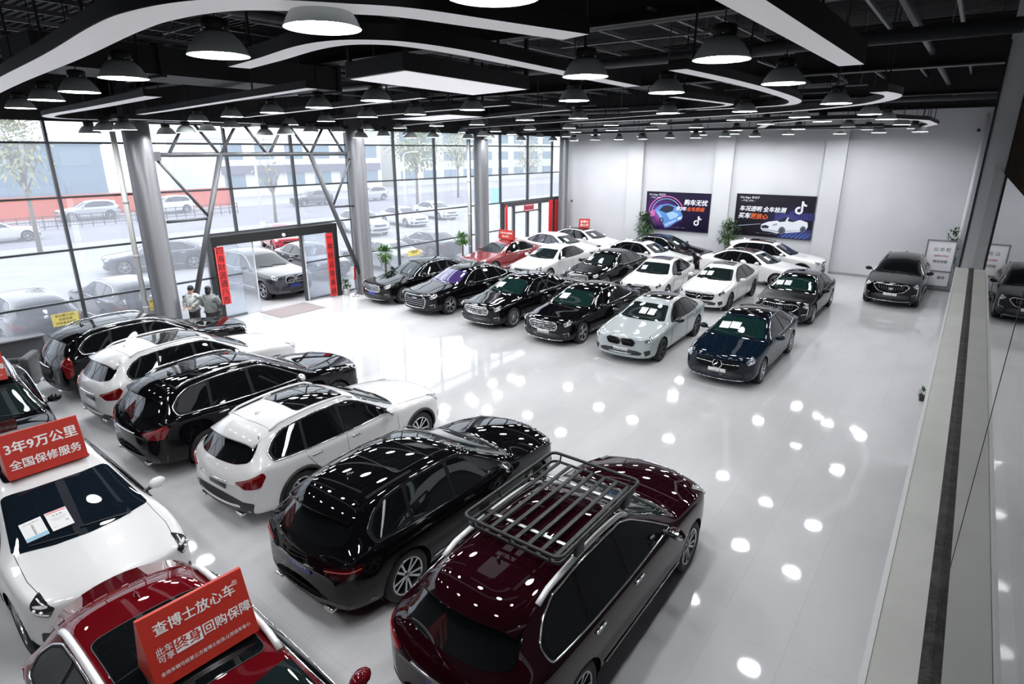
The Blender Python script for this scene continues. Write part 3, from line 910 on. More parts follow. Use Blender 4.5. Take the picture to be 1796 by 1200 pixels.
# long black pipes and ducts
for (a, b, r, lab) in (((-17.6, 9.85, 7.1), (XR, 9.85, 7.1), .09, 'long black pipe crossing the roof in front of the second beam'), ((-19, 20.4, 7.0), (XR, 20.4, 7.0), .07, 'thin black pipe crossing the roof near the third beam'),
                       ((-8.05, 1, 7.42), (-8.05, 30, 7.42), .07, 'black pipe running down the middle of the roof'), ((-1.2, 1, 7.6), (-1.2, 30, 7.6), .06, 'black pipe running along the right side of the roof'), ((-14.2, 4, 7.42), (-14.2, 30, 7.42), .06, 'black pipe running along the window side of the roof')):
    t = MB(); t.tube([a, b], r, 10); o = t.build('pipe', STEELG); tag(o, lab, 'pipe')
FOIL = mat('foil_insulation', (.22, .22, .23), .35, .8, bump=(9, .9))
for (x, y, l, w_, lab) in ((-3.6, 10.5, 4.5, 1.0, 'crumpled silver roof insulation patch above the near lamps'), (-6.9, 7.5, 5, .7, 'crumpled silver roof insulation strip above the white panel'), (-1.2, 6.6, 3.6, 1.6, 'crumpled grey roof insulation near the balcony')):
    t = MB(); t.box((x, y, 8.38), (w_, l, .05)); o = t.build('roof_insulation', FOIL); tag(o, lab, 'insulation')
t = MB(); t.box((-11.4, 5.9, 7.06), (1.3, 5.2, .42)); t.box((-11.4, 8.45, 7.06), (1.4, .08, .50)); t.box((-11.4, 5.0, 7.06), (1.4, .08, .50))
o = t.build('air_duct', FASC); tag(o, 'black square air duct hanging over the left row of cars', 'duct')

# grey round columns and the white pipes beside two of them
for i, (y, l) in enumerate(((8.1, 'grey round column left of the entrance'), (15.95, 'grey round column right of the entrance'), (23.6, 'grey round column left of the glass side door'), (31.2, 'grey round column against the white back wall'))):
    t = MB(); r = .36 if i < 3 else .26
    t.lathe([(r + .03, 0), (r + .03, .06), (r, .07), (r, 8.3)], 40, Matrix.Translation((-19.6, y, 0))); o = S(t.build('column', COLG)); tag(o, l, 'column')
for y, l in ((7.62, 'white drain pipe beside the first grey column'), (23.05, 'white drain pipe beside the third grey column')):
    t = MB(); t.tube([(-19.95, y, 0), (-19.95, y, 6.5)], .075, 14); o = t.build('drain_pipe', mat('white_pvc', (.62, .62, .60), .4)); tag(o, l, 'pipe')
    q = MB()
    for z in (1.0, 2.6, 4.2): q.tube([(-19.95, y, z), (-19.95, y, z + .08)], .085, 14)
    q.build('pipe_joint', MATS['white_pvc'], o)

# curtain wall: one bay between two mullions after another
MUL = [6.13 + 2.502 * k for k in range(-4, 11)]
ROWS = [.05, 1.51, 2.97, 4.43, 5.89, 6.5]
def in_door(a, b): return (a > 9.5 and b < 15.6) or a > 26.0
ys = MUL + [32.1]
wn = 0
for a, b in zip(ys[:-1], ys[1:]):
    if b < -3.9: continue
    wn += 1
    root = empty('window_%d' % wn, (XF, (a + b) / 2, 0), kind='structure')
    z0 = 2.95 if (a > 9.9 and b < 15.2) or (a > 26.0) else 0.0
    L_ = b - a
    f = MB(); f.box((0, a - (a + b) / 2, (6.5 + z0) / 2), (.14, .065, 6.5 - z0))
    for z in ROWS:
        if z >= z0 - .05: f.box((0, 0, z), (.11, L_ - .06, .055))
    f.build('frame', FRAMEG, root)
    zs = [z for z in ROWS if z >= z0 - .05]
    for k in range(len(zs) - 1):
        p = MB(); p.box((-.03, 0, (zs[k] + zs[k + 1]) / 2), (.012, L_ - .06, zs[k + 1] - zs[k] - .05)); p.build('pane', PANE, root)
# door bay: side lights between the mullions and the door frame
DOORK = mat('door_frame_black', (.013, .013, .014), .4)
REDB = mat('red_banner', (.62, .018, .022), .55)
GOLDI = mat('black_banner_ink', (.03, .006, .005), .6)
root = empty('door_1', (XF + .1, 12.55, 0), kind='structure')
d = MB(); d.box((0, 0, 2.77), (.5, 5.1, .32)); d.box((0, -2.46, 1.3), (.5, .16, 2.62)); d.box((0, 2.46, 1.3), (.5, .16, 2.62)); d.build('door_frame', DOORK, root)
for y0, y1 in ((-2.36, -.95), (1.15, 2.36)):
    q = MB(); q.box((-.02, (y0 + y1) / 2, 1.3), (.012, y1 - y0, 2.56)); o = q.build('door_leaf', PANE, root)
    q = MB(); e = y1 if y0 < 0 else y0; q.box((-.02, e, 1.3), (.03, .035, 2.56)); q.build('door_edge', mat('clear_edge', (.6, .62, .64), .3), o)
    q = MB(); n = 12
    for k in range(n): q.box((-.012, y0 + (k + .5) * (y1 - y0) / n, 1.15), (.006, .05, .035))
    q.build('safety_dots', mat('dot_film', (.25, .25, .3), .5), o)
q = MB(); q.ball((.27, .15, 2.72), .07, 12); q.build('door_sensor', WHITEP, root)
def couplet(y, chars, lab, z0=.05):
    h = 2.58 - z0
    o = MB(); o.bbox((XF + .38, y, z0 + h / 2), (.02, .33, h), .004); b = o.build('red_banner', REDB); tag(b, lab, 'banner')
    e = MB()
    for s in (-1, 1): e.box((XF + .392, y + s * .145, z0 + h / 2), (.004, .012, h - .04))
    e.build('banner_edge', mat('banner_edge_gold', (.75, .25, .18), .5), b)
    n = len(chars)
    for i, c in enumerate(chars):
        text_mesh(c, .27, 'lettering', GOLDI, b, frame((XF + .3925, y, z0 + h - (i + .5) * h / n), (0, 1, 0), (0, 0, 1)), bold=.008)
couplet(10.22, '四海财源通八方', 'red lettered banner on the left side of the entrance', .6)
couplet(14.66, '一年好运带来财', 'red lettered banner on the right side of the entrance')
# glass side door at the far end
root = empty('door_2', (XF + .06, 29.2, 0), kind='structure')
d = MB()
for y, z0, z1, w_ in ((-2.95, 0, 2.95, .16), (-1.95, 0, 2.75, .07), (.65, 0, 2.75, .07), (2.0, 0, 2.95, .10), (-.62, 0, 2.36, .11)): d.box((0, y, (z0 + z1) / 2), (.2, w_, z1 - z0))
d.box((0, -.5, 2.84), (.24, 5.0, .22)); d.box((0, -.65, 2.36), (.16, 2.6, .07)); d.build('door_frame', FRAMEG, root)
for y0, y1, z1 in ((-2.87, -1.99, 2.7), (-1.9, -.68, 2.3), (-.56, .6, 2.3), (.7, 1.2, 2.7)):
    q = MB(); q.box((0, (y0 + y1) / 2, z1 / 2), (.012, y1 - y0, z1)); q.build('door_leaf', PANE, root)
q = MB(); q.box((0, 2.45, 1.47), (.2, .8, 2.94)); q.build('side_panel', DOORK, root)
for y, w_, lab in ((26.40, .22, 'narrow red banner on the left post of the glass side door'), (30.78, .40, 'red banner on the right side of the glass side door'), (31.42, .36, 'red banner beside the black door panel at the back wall')):
    o = MB(); o.bbox((XF + .22, y, 1.45), (.02, w_, 2.8), .004); tag(o.build('red_banner', REDB), lab, 'banner')
o = MB(); o.bbox((XF + .20, 28.55, 2.56), (.03, .95, .40), .005); b = o.build('door_sign', mat('dark_red_sign', (.36, .03, .05), .5)); tag(b, 'small dark red sign above the glass side door', 'sign')
o = MB()
for z in (2.70, 2.42): o.box((XF + .218, 28.55, z), (.004, .8, .03))
o.build('sign_stripe', WHITEP, b)

# steel truss that frames the entrance
XT = -19.55
tr = empty('entrance_truss', (XT, 12.05, 0), 0, 'dark grey steel truss framing the entrance between two columns', 'truss', kind='structure')
def tb(a, b, r=.055, nm='truss_member'):
    q = MB(); q.tube([(0, a[0] - 12.05, a[1]), (0, b[0] - 12.05, b[1])], r, 10); q.build(nm, STEELG, tr)
tb((8.4, 5.56), (15.7, 5.56), .07, 'truss_chord'); tb((8.4, 6.5), (15.7, 6.5), .07, 'truss_chord')
for a, b in (((8.88, 5.56), (9.5, 6.5)), ((10.45, 5.56), (9.75, 6.5)), ((10.5, 5.56), (11.15, 6.5)), ((12.12, 5.56), (11.4, 6.5)), ((12.2, 5.56), (12.85, 6.5)), ((13.82, 5.56), (13.1, 6.5)), ((13.85, 5.56), (14.5, 6.5)), ((15.35, 5.56), (14.7, 6.5))): tb(a, b, .045, 'truss_brace')
tb((10.47, 5.55), (8.62, 0.02), .085, 'truss_leg'); tb((13.84, 5.55), (16.0, 0.02), .085, 'truss_leg')
tb((8.5, 5.45), (9.82, 3.64), .045, 'truss_brace'); tb((8.5, 3.6), (9.8, 3.6), .045, 'truss_brace'); tb((15.65, 5.4), (14.62, 3.62), .045, 'truss_brace'); tb((14.62, 3.62), (15.65, 3.6), .045, 'truss_brace')
for y in (8.45, 15.62):
    q = MB(); q.box((0, y - 12.05, 5.52), (.16, .34, .26)); q.build('gusset_plate', STEELG, tr)

# door mat
o = MB(); o.bbox((-19.55, 12.45, .008), (1.35, 1.9, .016), .005); tag(o.build('door_mat', mat('grey_brown_mat', (.24, .20, .20), .9, noise=(40, (.30, .26, .26)))), 'grey brown door mat on the floor inside the entrance', 'mat')

# ------------------------------------------------------------------ balcony edge on the right
XG = .203; ZL = 3.8; YP = 12.6
LEDGE = mat('painted_ledge', (.60, .60, .575), .7, noise=(2.5, (.66, .66, .635)), bump=(30, .15))
t = MB(); t.box((.241, 5.5, 3.62), (.458, 14.2, .36)); o = S(t.build('trim_1', LEDGE))
t = MB(); t.box((-.001, 5.5, 3.612), (.024, 14.2, .38)); S(t.build('trim_2', mat('white_edge_trim', (.85, .85, .85), .4)))
t = MB(); t.box((.196, 5.5, 3.803), (.056, 14.2, .010)); S(t.build('trim_3', mat('dark_glass_channel', (.022, .021, .020), .8, noise=(14, (.06, .058, .055)), bump=(60, .5))))
t = MB(); t.box((.145, 5.5, 1.72), (.2, 14.2, 3.44)); S(t.build('wall_right_lower', mat('dark_grey_wall', (.05, .05, .055), .6)))
t = MB(); t.box((3.2, 5.5, 3.6), (5.6, 14.2, .3)); S(t.build('floor_balcony', mat('dark_carpet', (.03, .03, .033), .9)))
RAILG = glass_mat('balustrade_glass', (.55, .60, .58), 1.12, ior=1.62)
gr = empty('glass_balustrade', (XG, 0, ZL), 0, 'tall glass balustrade standing in the dark slot of the grey ledge', 'balustrade')
for y0, y1 in ((-1.5, 2.695), (2.705, 12.55)):
    p = MB(); p.box((.006, (y0 + y1) / 2, .84), (.012, y1 - y0, 1.68)); p.build('glass_panel', RAILG, gr)
q = MB(); q.box((.006, 2.70, .84), (.014, .012, 1.68)); q.build('panel_joint', mat('black_joint', (.01, .01, .01), .6), gr)
t = MB(); t.box((.19, YP + .2, 6.1), (.32, .4, 4.7)); S(t.build('pillar', mat('white_pillar_paint', (.66, .66, .70), .5)))
t = MB(); t.box((.035, YP - .004, 5.55), (.028, .012, 3.5)); S(t.build('trim_4', STEELK))
t = MB(); t.box((.345, YP - .004, 6.1), (.02, .012, 4.6)); S(t.build('trim_5', STEELK))
t = MB(); t.box((3.05, YP + .3, 5.9), (5.9, .1, 5.4)); S(t.build('wall_balcony_end', mat('brown_timber_panel', (.16, .10, .065), .5, noise=(3, (.12, .07, .045)))))
t = MB(); t.box((6.0, 5.5, 6.1), (.1, 14.2, 5.0)); S(t.build('wall_balcony', mat('dim_wall', (.16, .16, .17), .7)))
t = MB(); t.tube([(-.12, 31.98, .1), (-.12, 31.98, 7.1)], .06, 10); o = t.build('corner_pipe', WHITEP); tag(o, 'white pipe in the far right corner of the white wall', 'pipe')
o = MB(); o.ball((-.30, 31.9, 6.45), (.07, .09, .06), 10); o.bar((-.3, 31.9, 6.45), (-.3, 32.08, 6.52), .04); tag(o.build('security_camera', BLACKP), 'small dark security camera high in the far right corner', 'camera')
o = MB(); o.lathe([(.001, .05), (.05, .04), (.06, 0)], 14, frame((-19.5, 32.08, 2.75), (1, 0, 0), (0, 0, 1))); tag(o.build('wall_fixture', BLACKP), 'small round black fixture on the white back wall', 'fixture')
LAMPS = [(-3.81,2.9,6.5),(-5.62,3.13,6.5),(-8.26,3.39,6.5),(-10.7,3.76,6.5),(-12.85,4,6.5),(-15.7,4.41,6.5),(-2.3,2.9,6.5),(-2.11,6.07,6.5),(-2.19,8.66,6.5),(-3.82,6.5,6.5),(-3.89,8.98,6.5),(-2.3,12.89,6.5),(-5.77,9.46,6.5),(-5.97,13.94,6.5),(-4.36,14.34,6.5),(-2.32,17.26,6.5),(-8.48,7.43,6.5),(-8.76,10.29,6.5),(-10.96,10.78,6.5),(-10.74,7.92,6.5),(-13.05,8.35,6.5),(-12.81,10.89,6.5),(-15.43,8.72,6.5),(-15.65,11.74,6.5),(-18.73,12.6,6.5),(-18.8,11.48,6.4),(-17.7,10.99,6.12),(-16.66,11.02,6.14),(-17.7,12.64,6.26),(-18.8,14.58,6.32),(-18.8,15.93,6.43),(-18.11,16.98,6.5),(-15.65,16.42,6.5),(-13.72,16.35,6.5),(-17.7,14.69,6.11),(-17.7,15.75,6.18),(-18.8,18.08,6.27),(-17.17,16.59,6.12),(-18.8,19.61,6.38),(-17.97,18.62,6.18),(-18.8,21.45,6.44),(-17.97,20.78,6.16),(-8.84,14.75,6.5),(-10.55,14.68,6.5),(-10.36,19.48,6.5),(-8.48,19.14,6.5),(-15.31,21.65,6.5),(-13.01,21.04,6.5),(-17.97,22.7,6.5),(-15.66,25.94,6.5),(-13.04,24.6,6.5),(-11.02,24.23,6.5),(-8.84,23.39,6.5),(-16.91,20.54,6.26),(-18.8,25.05,6.42),(-18.8,27.5,6.33),(-18.8,30.12,6.4),(-17.06,30.3,6.48),(-14.31,30.3,6.35),(-13.83,29.4,6.21),(-12.78,30.3,6.28),(-10.74,28.46,6.5),(-11.16,30.3,6.39),(-10.3,27.26,6.2),(-18.8,23.31,6.22),(-17.7,24.32,6.13),(-18.8,28.79,6.17),(-17.85,29.4,6.17),(-16.54,29.4,6.2),(-15.61,30.3,6.22),(-5.76,18.27,6.5),(-3.96,17.67,6.5),(-2.3,20.24,6.5),(-5.86,21.66,6.5),(-4,20.72,6.5),(-2.35,24.88,6.5),(-8.66,27.59,6.5),(-6.22,27.82,6.5),(-4.15,26.16,6.5),(-2.33,29.46,6.5),(-9.6,30.3,6.41),(-4.01,30.03,6.5),(-3.46,28.96,6.35),(-2.05,28.52,6.35),(-9.57,28.96,6.28),(-8.61,30.3,6.29),(-7.17,30.3,6.36),(-5.08,30.3,6.35),(-18.8,6.65,6.11),(-17.7,6.61,6.16),(-16.66,6.65,6.16),(-18.8,8.58,6.12),(-17.7,8.61,6.15),(-16.69,8.48,6.42),(-18.8,9.79,6.24),(-17.7,9.94,6.32)]

LAMPS += [(-2.4, -.6, 6.5), (-5.2, -.5, 6.5), (-8.0, -.3, 6.5), (-10.8, 0, 6.5), (-13.6, .4, 6.5), (-16.4, .8, 6.5)]     # unseen row added beyond the grid to brighten the near left corner
# ------------------------------------------------------------------ pendant lamps
SHADE = mat('grey_lamp_shade', (.52, .56, .55), .45)
SHADEI = mat('lamp_inner_white', (.8, .8, .8), .4)
GLOW = mat('lamp_diffuser', (1, 1, 1), .4, emit=LAMP_STRENGTH, emit_col=(.97, .985, 1.0))
lamp = empty('pendant_lamp', LAMPS[0], 0, 'grey dome pendant lamp with a bright round diffuser hanging from the dark roof', 'lamp', 'dome pendant lamps under the roof')
q = MB(); q.lathe([(.262, 0), (.258, .012), (.235, .06), (.19, .13), (.145, .175), (.10, .195), (.001, .20)], 28); q.build('lamp_shade', SHADE, lamp)
q = MB(); q.lathe([(.001, .05), (.12, .048), (.234, .052)], 28); q.build('diffuser', GLOW, lamp)
q = MB(); q.lathe([(.10, .195), (.115, .20), (.115, .285), (.09, .30), (.001, .30)], 16); q.build('driver_box', STEELK, lamp)
q = MB()
for k in range(6): q.tube([(.118 * math.cos(k), .118 * math.sin(k), .205), (.118 * math.cos(k), .118 * math.sin(k), .22)], .010, 5)
q.build('vent_ring', CHROME, lamp)
q = MB(); q.tube([(0, 0, 0), (0, 0, 1)], .008, 6); rod = q.build('hanging_rod', STEELK, lamp); rod.location.z = .30; rod.scale.z = ZC - LAMPS[0][2] - .30
for (x, y, z) in LAMPS[1:]:
    c = copy_tree(lamp); c.location = (x, y, z)
    for ch in c.children:
        if ch.name.startswith('hanging_rod'): ch.scale.z = ZC - z - .30

# ------------------------------------------------------------------ hung ribbons of the ceiling
def catmull(P, n=8):
    out = []; N = len(P)
    for i in range(N - 1):
        p0, p1, p2, p3 = (Vector(P[max(i - 1, 0)]), Vector(P[i]), Vector(P[i + 1]), Vector(P[min(i + 2, N - 1)]))
        for k in range(n):
            s = k / n
            out.append(.5 * ((2 * p1) + (p2 - p0) * s + (2 * p0 - 5 * p1 + 4 * p2 - p3) * s * s + (3 * p1 - p0 - 3 * p2 + p3) * s ** 3))
    out.append(Vector(P[-1])); return out
def ribbon(P, w_, z, h, label, smooth=True, closed=False, mat_u=None):
    h = h * .62 if 'straight white bottomed beam' not in label else h
    C2 = catmull(P) if smooth and len(P) > 2 else [Vector(p) for p in P]
    N = len(C2); left = []; right = []
    for i, p in enumerate(C2):
        a = C2[i - 1] if (i or closed) else C2[i]; b = C2[(i + 1) % N] if (i < N - 1 or closed) else C2[i]
        d = (b - a).normalized(); n = Vector((-d.y, d.x)); left.append(p + n * w_ / 2); right.append(p - n * w_ / 2)
    o = MB(); M = N if closed else N - 1
    vs = [(p.x, p.y, z + h) for p in left] + [(p.x, p.y, z + h) for p in right] + [(p.x, p.y, z) for p in left] + [(p.x, p.y, z) for p in right]
    fs = []
    for i in range(M):
        j = (i + 1) % N
        fs += [(i, j, N + j, N + i), (i, 2 * N + i, 2 * N + j, j), (N + i, N + j, 3 * N + j, 3 * N + i)]
    if not closed: fs += [(0, N, 3 * N, 2 * N), (N - 1, 3 * N - 1, 4 * N - 1, 2 * N - 1)]
    o.add(vs, fs, False)
    r = o.build('ceiling_ribbon', FASC); tag(r, label, 'ceiling ribbon')
    u = MB(); k = .94
    vs = [((a * (1 + k) / 2 + b * (1 - k) / 2).x, (a * (1 + k) / 2 + b * (1 - k) / 2).y, z - .003) for a, b in zip(left, right)] + [((b * (1 + k) / 2 + a * (1 - k) / 2).x, (b * (1 + k) / 2 + a * (1 - k) / 2).y, z - .003) for a, b in zip(left, right)]
    u.add(vs, [(i, (i + 1) % N, N + (i + 1) % N, N + i) for i in range(M)], False)
    u.build('underside_panel', mat_u or GLOWP, r)
    acc = 0
    for i in range(N - 1):
        seg = C2[i + 1] - C2[i]; L_ = seg.length; q = (1.9 - acc) if acc else .4
        while q < L_:
            p = C2[i] + seg * (q / L_); s = MB(); s.bar((p.x, p.y, z + h), (p.x, p.y, ZC), .022); s.build('hanger', STEELK, r); q += 1.9
        acc = L_ - (q - 1.9)
    return r
ribbon([(-18.2, 4.05), (-11.7, 3.1), (-7.7, 2.6), (-5.6, 2.3), (-4.8, 2.25), (-4.2, 2.35), (-3.85, 2.6), (-3.6, 2.9), (-3.35, 3.25), (-3.15, 3.9), (-2.9, 4.75)], .34, 6.6, .20, 'long white bottomed ribbon that bends nearest the balcony')
ribbon([(-7.0, 4.12), (-6.1, 3.95), (-5.2, 3.75), (-4.7, 3.75), (-4.4, 3.95), (-4.27, 4.25), (-4.22, 4.8), (-4.25, 5.7), (-4.3, 6.85), (-4.35, 8.8)], .26, 6.6, .20, 'white bottomed ribbon bending round inside the largest ribbon')
ribbon([(-1.42, 2.2), (-1.35, 8.1)], .27, 6.6, .22, 'straight white bottomed beam at the top right', False)
ribbon([(-3.05, 7.3), (-2.95, 8.8), (-2.92, 10.6), (-2.98, 12.3), (-3.12, 13.4), (-3.5, 14.25), (-4.2, 14.55), (-5.6, 14.75)], .24, 6.6, .18, 'white bottomed ribbon hooking back under the straight beam')
ribbon([(-4.6, 10.9), (-4.4, 12.7), (-4.4, 13.4), (-4.8, 13.9), (-5.7, 14.25), (-7.2, 14.5)], .18, 6.6, .18, 'narrow white bottomed ribbon hooking back in mid hall')
ribbon([(-1.55, 12.0), (-1.42, 12.8), (-1.6, 13.8), (-2.1, 14.9), (-3.0, 15.9), (-4.6, 17.0), (-7.3, 18.2), (-11.8, 19.2)], .28, 6.6, .18, 'white bottomed ribbon sweeping in a long hook from the right wall')
ribbon([(-4.3, 20.6), (-2.4, 20.6), (-1.6, 22.8), (-1.55, 26.5), (-2.1, 29.6), (-4.3, 30.3), (-7.0, 30.0), (-7.5, 27.0), (-6.0, 22.5)], .30, 6.55, .18, 'closed eight sided ribbon ring near the back wall', False, True)
ribbon([(-10.3, 4.6), (-14.1, 5.1), (-17.6, 5.5), (-18.9, 5.9), (-19.4, 6.5), (-19.4, 7.4), (-19.3, 10.0)], .26, 6.48, .16, 'white bottomed ribbon turning along the window wall')
ribbon([(-8.4, 6.1), (-12.0, 6.7), (-15.8, 7.35), (-18.2, 7.7)], .20, 6.6, .18, 'straight white bottomed ribbon before the first column', False)
ribbon([(-18.9, 7.3), (-18.8, 9.0), (-18.6, 11.4)], .40, 6.5, .20, 'wide short white box running along the truss', False)
ribbon([(-17.4, 10.2), (-8.3, 8.4)], .17, 6.6, .16, 'straight white bottomed ribbon over the entrance side cars', False)
ribbon([(-16.1, 12.4), (-9.8, 11.1), (-8.2, 10.8)], .17, 6.6, .16, 'straight white bottomed ribbon behind the far white panel', False)
ribbon([(-18.4, 21.0), (-12.5, 18.6), (-6.3, 15.7)], .16, 6.6, .16, 'long white bottomed ribbon crossing towards the third column', False)
ribbon([(-18.4, 17.2), (-12.0, 14.6), (-8.0, 12.9)], .16, 6.6, .16, 'white bottomed ribbon crossing towards the second column', False)
ribbon([(-18.4, 25.4), (-12.0, 22.9), (-4.5, 19.7)], .16, 6.55, .16, 'white bottomed ribbon crossing the far part of the hall', False)
ribbon([(-17.6, 29.2), (-11.0, 27.6), (-3.0, 26.0)], .16, 6.5, .16, 'last white bottomed ribbon before the white back wall', False)
def hung_panel(P, z, h, label):
    o = MB(); o.prism(P, z, z + h); r = o.build('hung_panel', FASC); tag(r, label, 'ceiling panel')
    cx_ = sum(p[0] for p in P) / len(P); cy_ = sum(p[1] for p in P) / len(P)
    q = [(cx_ + (x - cx_) * .96, cy_ + (y - cy_) * .96) for x, y in P]
    o = MB(); o.prism(q, z - .006, z - .001); o.build('underside_panel', GLOWC, r)
    for x, y in q:
        o = MB(); o.bar((x, y, z + h), (x, y, ZC), .05); o.build('hanger', STEELK, r)
hung_panel([(-6.95, 5.6), (-5.65, 5.4), (-5.85, 8.25), (-7.2, 8.5)], 6.6, .20, 'white four sided ceiling panel in a black frame')
hung_panel([(-15.0, 13.7), (-11.8, 12.9), (-11.8, 14.4), (-14.8, 15.3)], 6.62, .18, 'far pale ceiling panel in a black frame')

# ------------------------------------------------------------------ the cars
P_BLACK = mat('black_paint', (.003, .003, .004), .3, coat=1.0, coat_ior=1.40, spec=0.0)
P_BLUEB = mat('black_blue_paint', (.003, .008, .017), .3, coat=1.0, coat_ior=1.40, spec=0.0)
P_WHITE = mat('white_paint', (.74, .74, .745), .3, coat=1.0)
P_SILVER = mat('pale_grey_paint', (.40, .44, .455), .32, .15, coat=1.0)
P_RED = mat('red_paint', (.20, .006, .010), .25, coat=1.0)
P_CRIM = mat('crimson_paint', (.11, .003, .006), .3, coat=1.0, coat_ior=1.4, spec=0.0)
P_MAROON = mat('maroon_paint', (.013, .0015, .0035), .3, coat=1.0, coat_ior=1.40, spec=0.0)
WS_GREEN = mat('green_dark_windscreen', (.006, .022, .020), .015, spec=.5)
WS_PURPLE = mat('purple_reflection_windscreen', (.05, .03, .12), .02, spec=1.0, coat=1.0)  # blue tinted glass with its purple reflection put into the base colour
ROOFG = mat('black_glass_roof', (.004, .004, .005), .03, spec=.6)
PW = lambda s: (s, PLATEW, INK)
CARS = {}
def car(key, *a, **k):
    CARS[key] = make_car(*a, **k)

# front row on the right, noses to the open floor
car('c1', 'sedan', 'black sedan with a blue plate and bar grille beside the second grey column', 'sedan', P_BLACK, (-17.70, 17.32), 265.0, (5.05, 1.86, 1.46), front='bars', rim='multi', plate_f=('', PLATEB, WHITEINK), trim=CHROME, group=None)
car('c2', 'sedan', 'black sedan with a big hexagonal grille and purple tinted windscreen', 'sedan', P_BLACK, (-15.25, 17.2), 267.0, (5.15, 1.90, 1.47), front='hex', rim='five', ws_mat=WS_PURPLE, lamp=LAMPC)
car('c3', 'sedan', 'black sedan with a bar grille and many spoked wheels, third of the front row', 'sedan', P_BLACK, (-12.45, 17.2), 268.5, (5.08, 1.86, 1.46), front='bars', rim='multi', ws_mat=WS_GREEN, plate_f=('', PLATEK, WHITEINK))
car('c4', 'sedan', 'black sedan with a bar grille and white plate beside the pale grey sedan', 'sedan', P_BLACK, (-9.70, 17.05), 268.8, (5.06, 1.86, 1.46), front='bars', rim='star', ws_mat=WS_GREEN, plate_f=PW('MAZDP 025'))
car('c5', 'sedan', 'pale grey sedan with black kidney grille and dark wheels', 'sedan', P_SILVER, (-7.17, 16.87), 271.7, (4.85, 1.85, 1.44), front='kidney', rim='ten', rim_mat=RIMD, trim=GLOSSB, sunroof=(-.02, -.80, .45), mirror_mat=GLOSSB, plate_f=PW('MAZDP 025'), seams=True)
car('c6', 'sedan', 'blue black sedan with a large star on its grille, nearest of the front row', 'sedan', P_BLUEB, (-4.38, 16.85), 270.2, (4.95, 1.85, 1.45), front='star', rim='ten', ws_mat=WS_GREEN, roof_mat=ROOFG, plate_f=PW('一  3'))
# second row
car('c7', 'sedan', 'dark red sedan with a red sign on its roof', 'sedan', P_RED, (-18.28, 23.6), 265.0, (4.75, 1.83, 1.45), front='bars', rim='ten', ws_mat=mat('pale_windscreen', (.02, .03, .035), .015, spec=1.0))
car('c8', 'sedan', 'white sedan parked beside the dark red sedan', 'sedan', P_WHITE, (-15.37, 23.65), 270.0, (4.85, 1.85, 1.46), front='plain', rim='ten', trim=GLOSSB, seams=True)
car('c9', 'sedan', 'black sedan in the second row between two white sedans', 'sedan', P_BLACK, (-12.50, 23.8), 267.8, (5.0, 1.86, 1.46), front='bars', rim='multi')
car('c10', 'sedan', 'white sedan with black mirrors and dark sunroof in the second row', 'sedan', P_WHITE, (-9.88, 23.42), 274.0, (4.8, 1.84, 1.43), front='hex', rim='ten', trim=GLOSSB, mirror_mat=GLOSSB, sunroof=(.02, -.55, .42), lamp=LAMPD, seams=True)
car('c11', 'sedan', 'white sedan with white mirrors and sunroof beside the black sedan at the row end', 'sedan', P_WHITE, (-7.38, 23.68), 270.0, (4.85, 1.84, 1.45), front='star', rim='ten', rim_mat=RIMD, trim=GLOSSB, sunroof=(.02, -.55, .42), lamp=LAMPD, seams=True)
car('c12', 'sedan', 'black sedan at the right end of the second row', 'sedan', P_BLACK, (-4.53, 23.6), 269.6, (4.95, 1.88, 1.45), front='shield', rim='ten', ws_mat=WS_GREEN)
# third rows along the back wall
car('c13', 'sedan', 'white sedan with pale windows behind the dark red sedan', 'sedan', P_WHITE, (-17.53, 27.6), 354.0, (4.8, 1.84, 1.45), front='plain', trim=GLOSSB, glassm=mat('paler_car_glass', (.05, .055, .075), .02, spec=.7))
car('c14', 'sedan', 'white black roofed sedan with a red sign on top by the back wall', 'sedan', P_WHITE, (-17.35, 30.15), 355.5, (4.9, 1.85, 1.46), front='plain', trim=GLOSSB, roof_mat=ROOFG)
car('c15', 'sedan', 'white sedan with a sunroof in front of the black sedan under the purple poster', 'sedan', P_WHITE, (-12.53, 27.73), 355.5, (4.75, 1.83, 1.45), front='plain', trim=GLOSSB, sunroof=(.02, -.6, .42))
car('c16', 'sedan', 'black sedan parked under the purple car poster', 'sedan', P_BLACK, (-12.42, 30.12), 354.5, (4.85, 1.84, 1.46), front='bars')
car('c17', 'sedan', 'white sedan with a black glass roof behind the black row end sedan', 'sedan', P_WHITE, (-7.38, 28.0), 350.0, (4.75, 1.84, 1.45), front='plain', trim=GLOSSB, roof_mat=ROOFG)
car('c18', 'suv', 'white sport utility car with a roof spoiler under the convertible poster', 'suv', P_WHITE, (-7.10, 30.2), 1.0, (4.55, 1.85, 1.62), front='shield', rim='ten', trim=GLOSSB, sunroof=(.02, -1.1, .45), tailst='tall', lower=BLACKP)
car('c19', 'suv', 'black sport utility car standing alone beside the white framed notice board', 'suv', P_BLACK, (-1.80, 28.5), 269.3, (4.80, 1.90, 1.67), front='shield', rim='ten', ws_mat=mat('dark_windscreen', (.004, .005, .006), .015, spec=.4), rails=GLOSSB, plate_f=PW('一  3'))
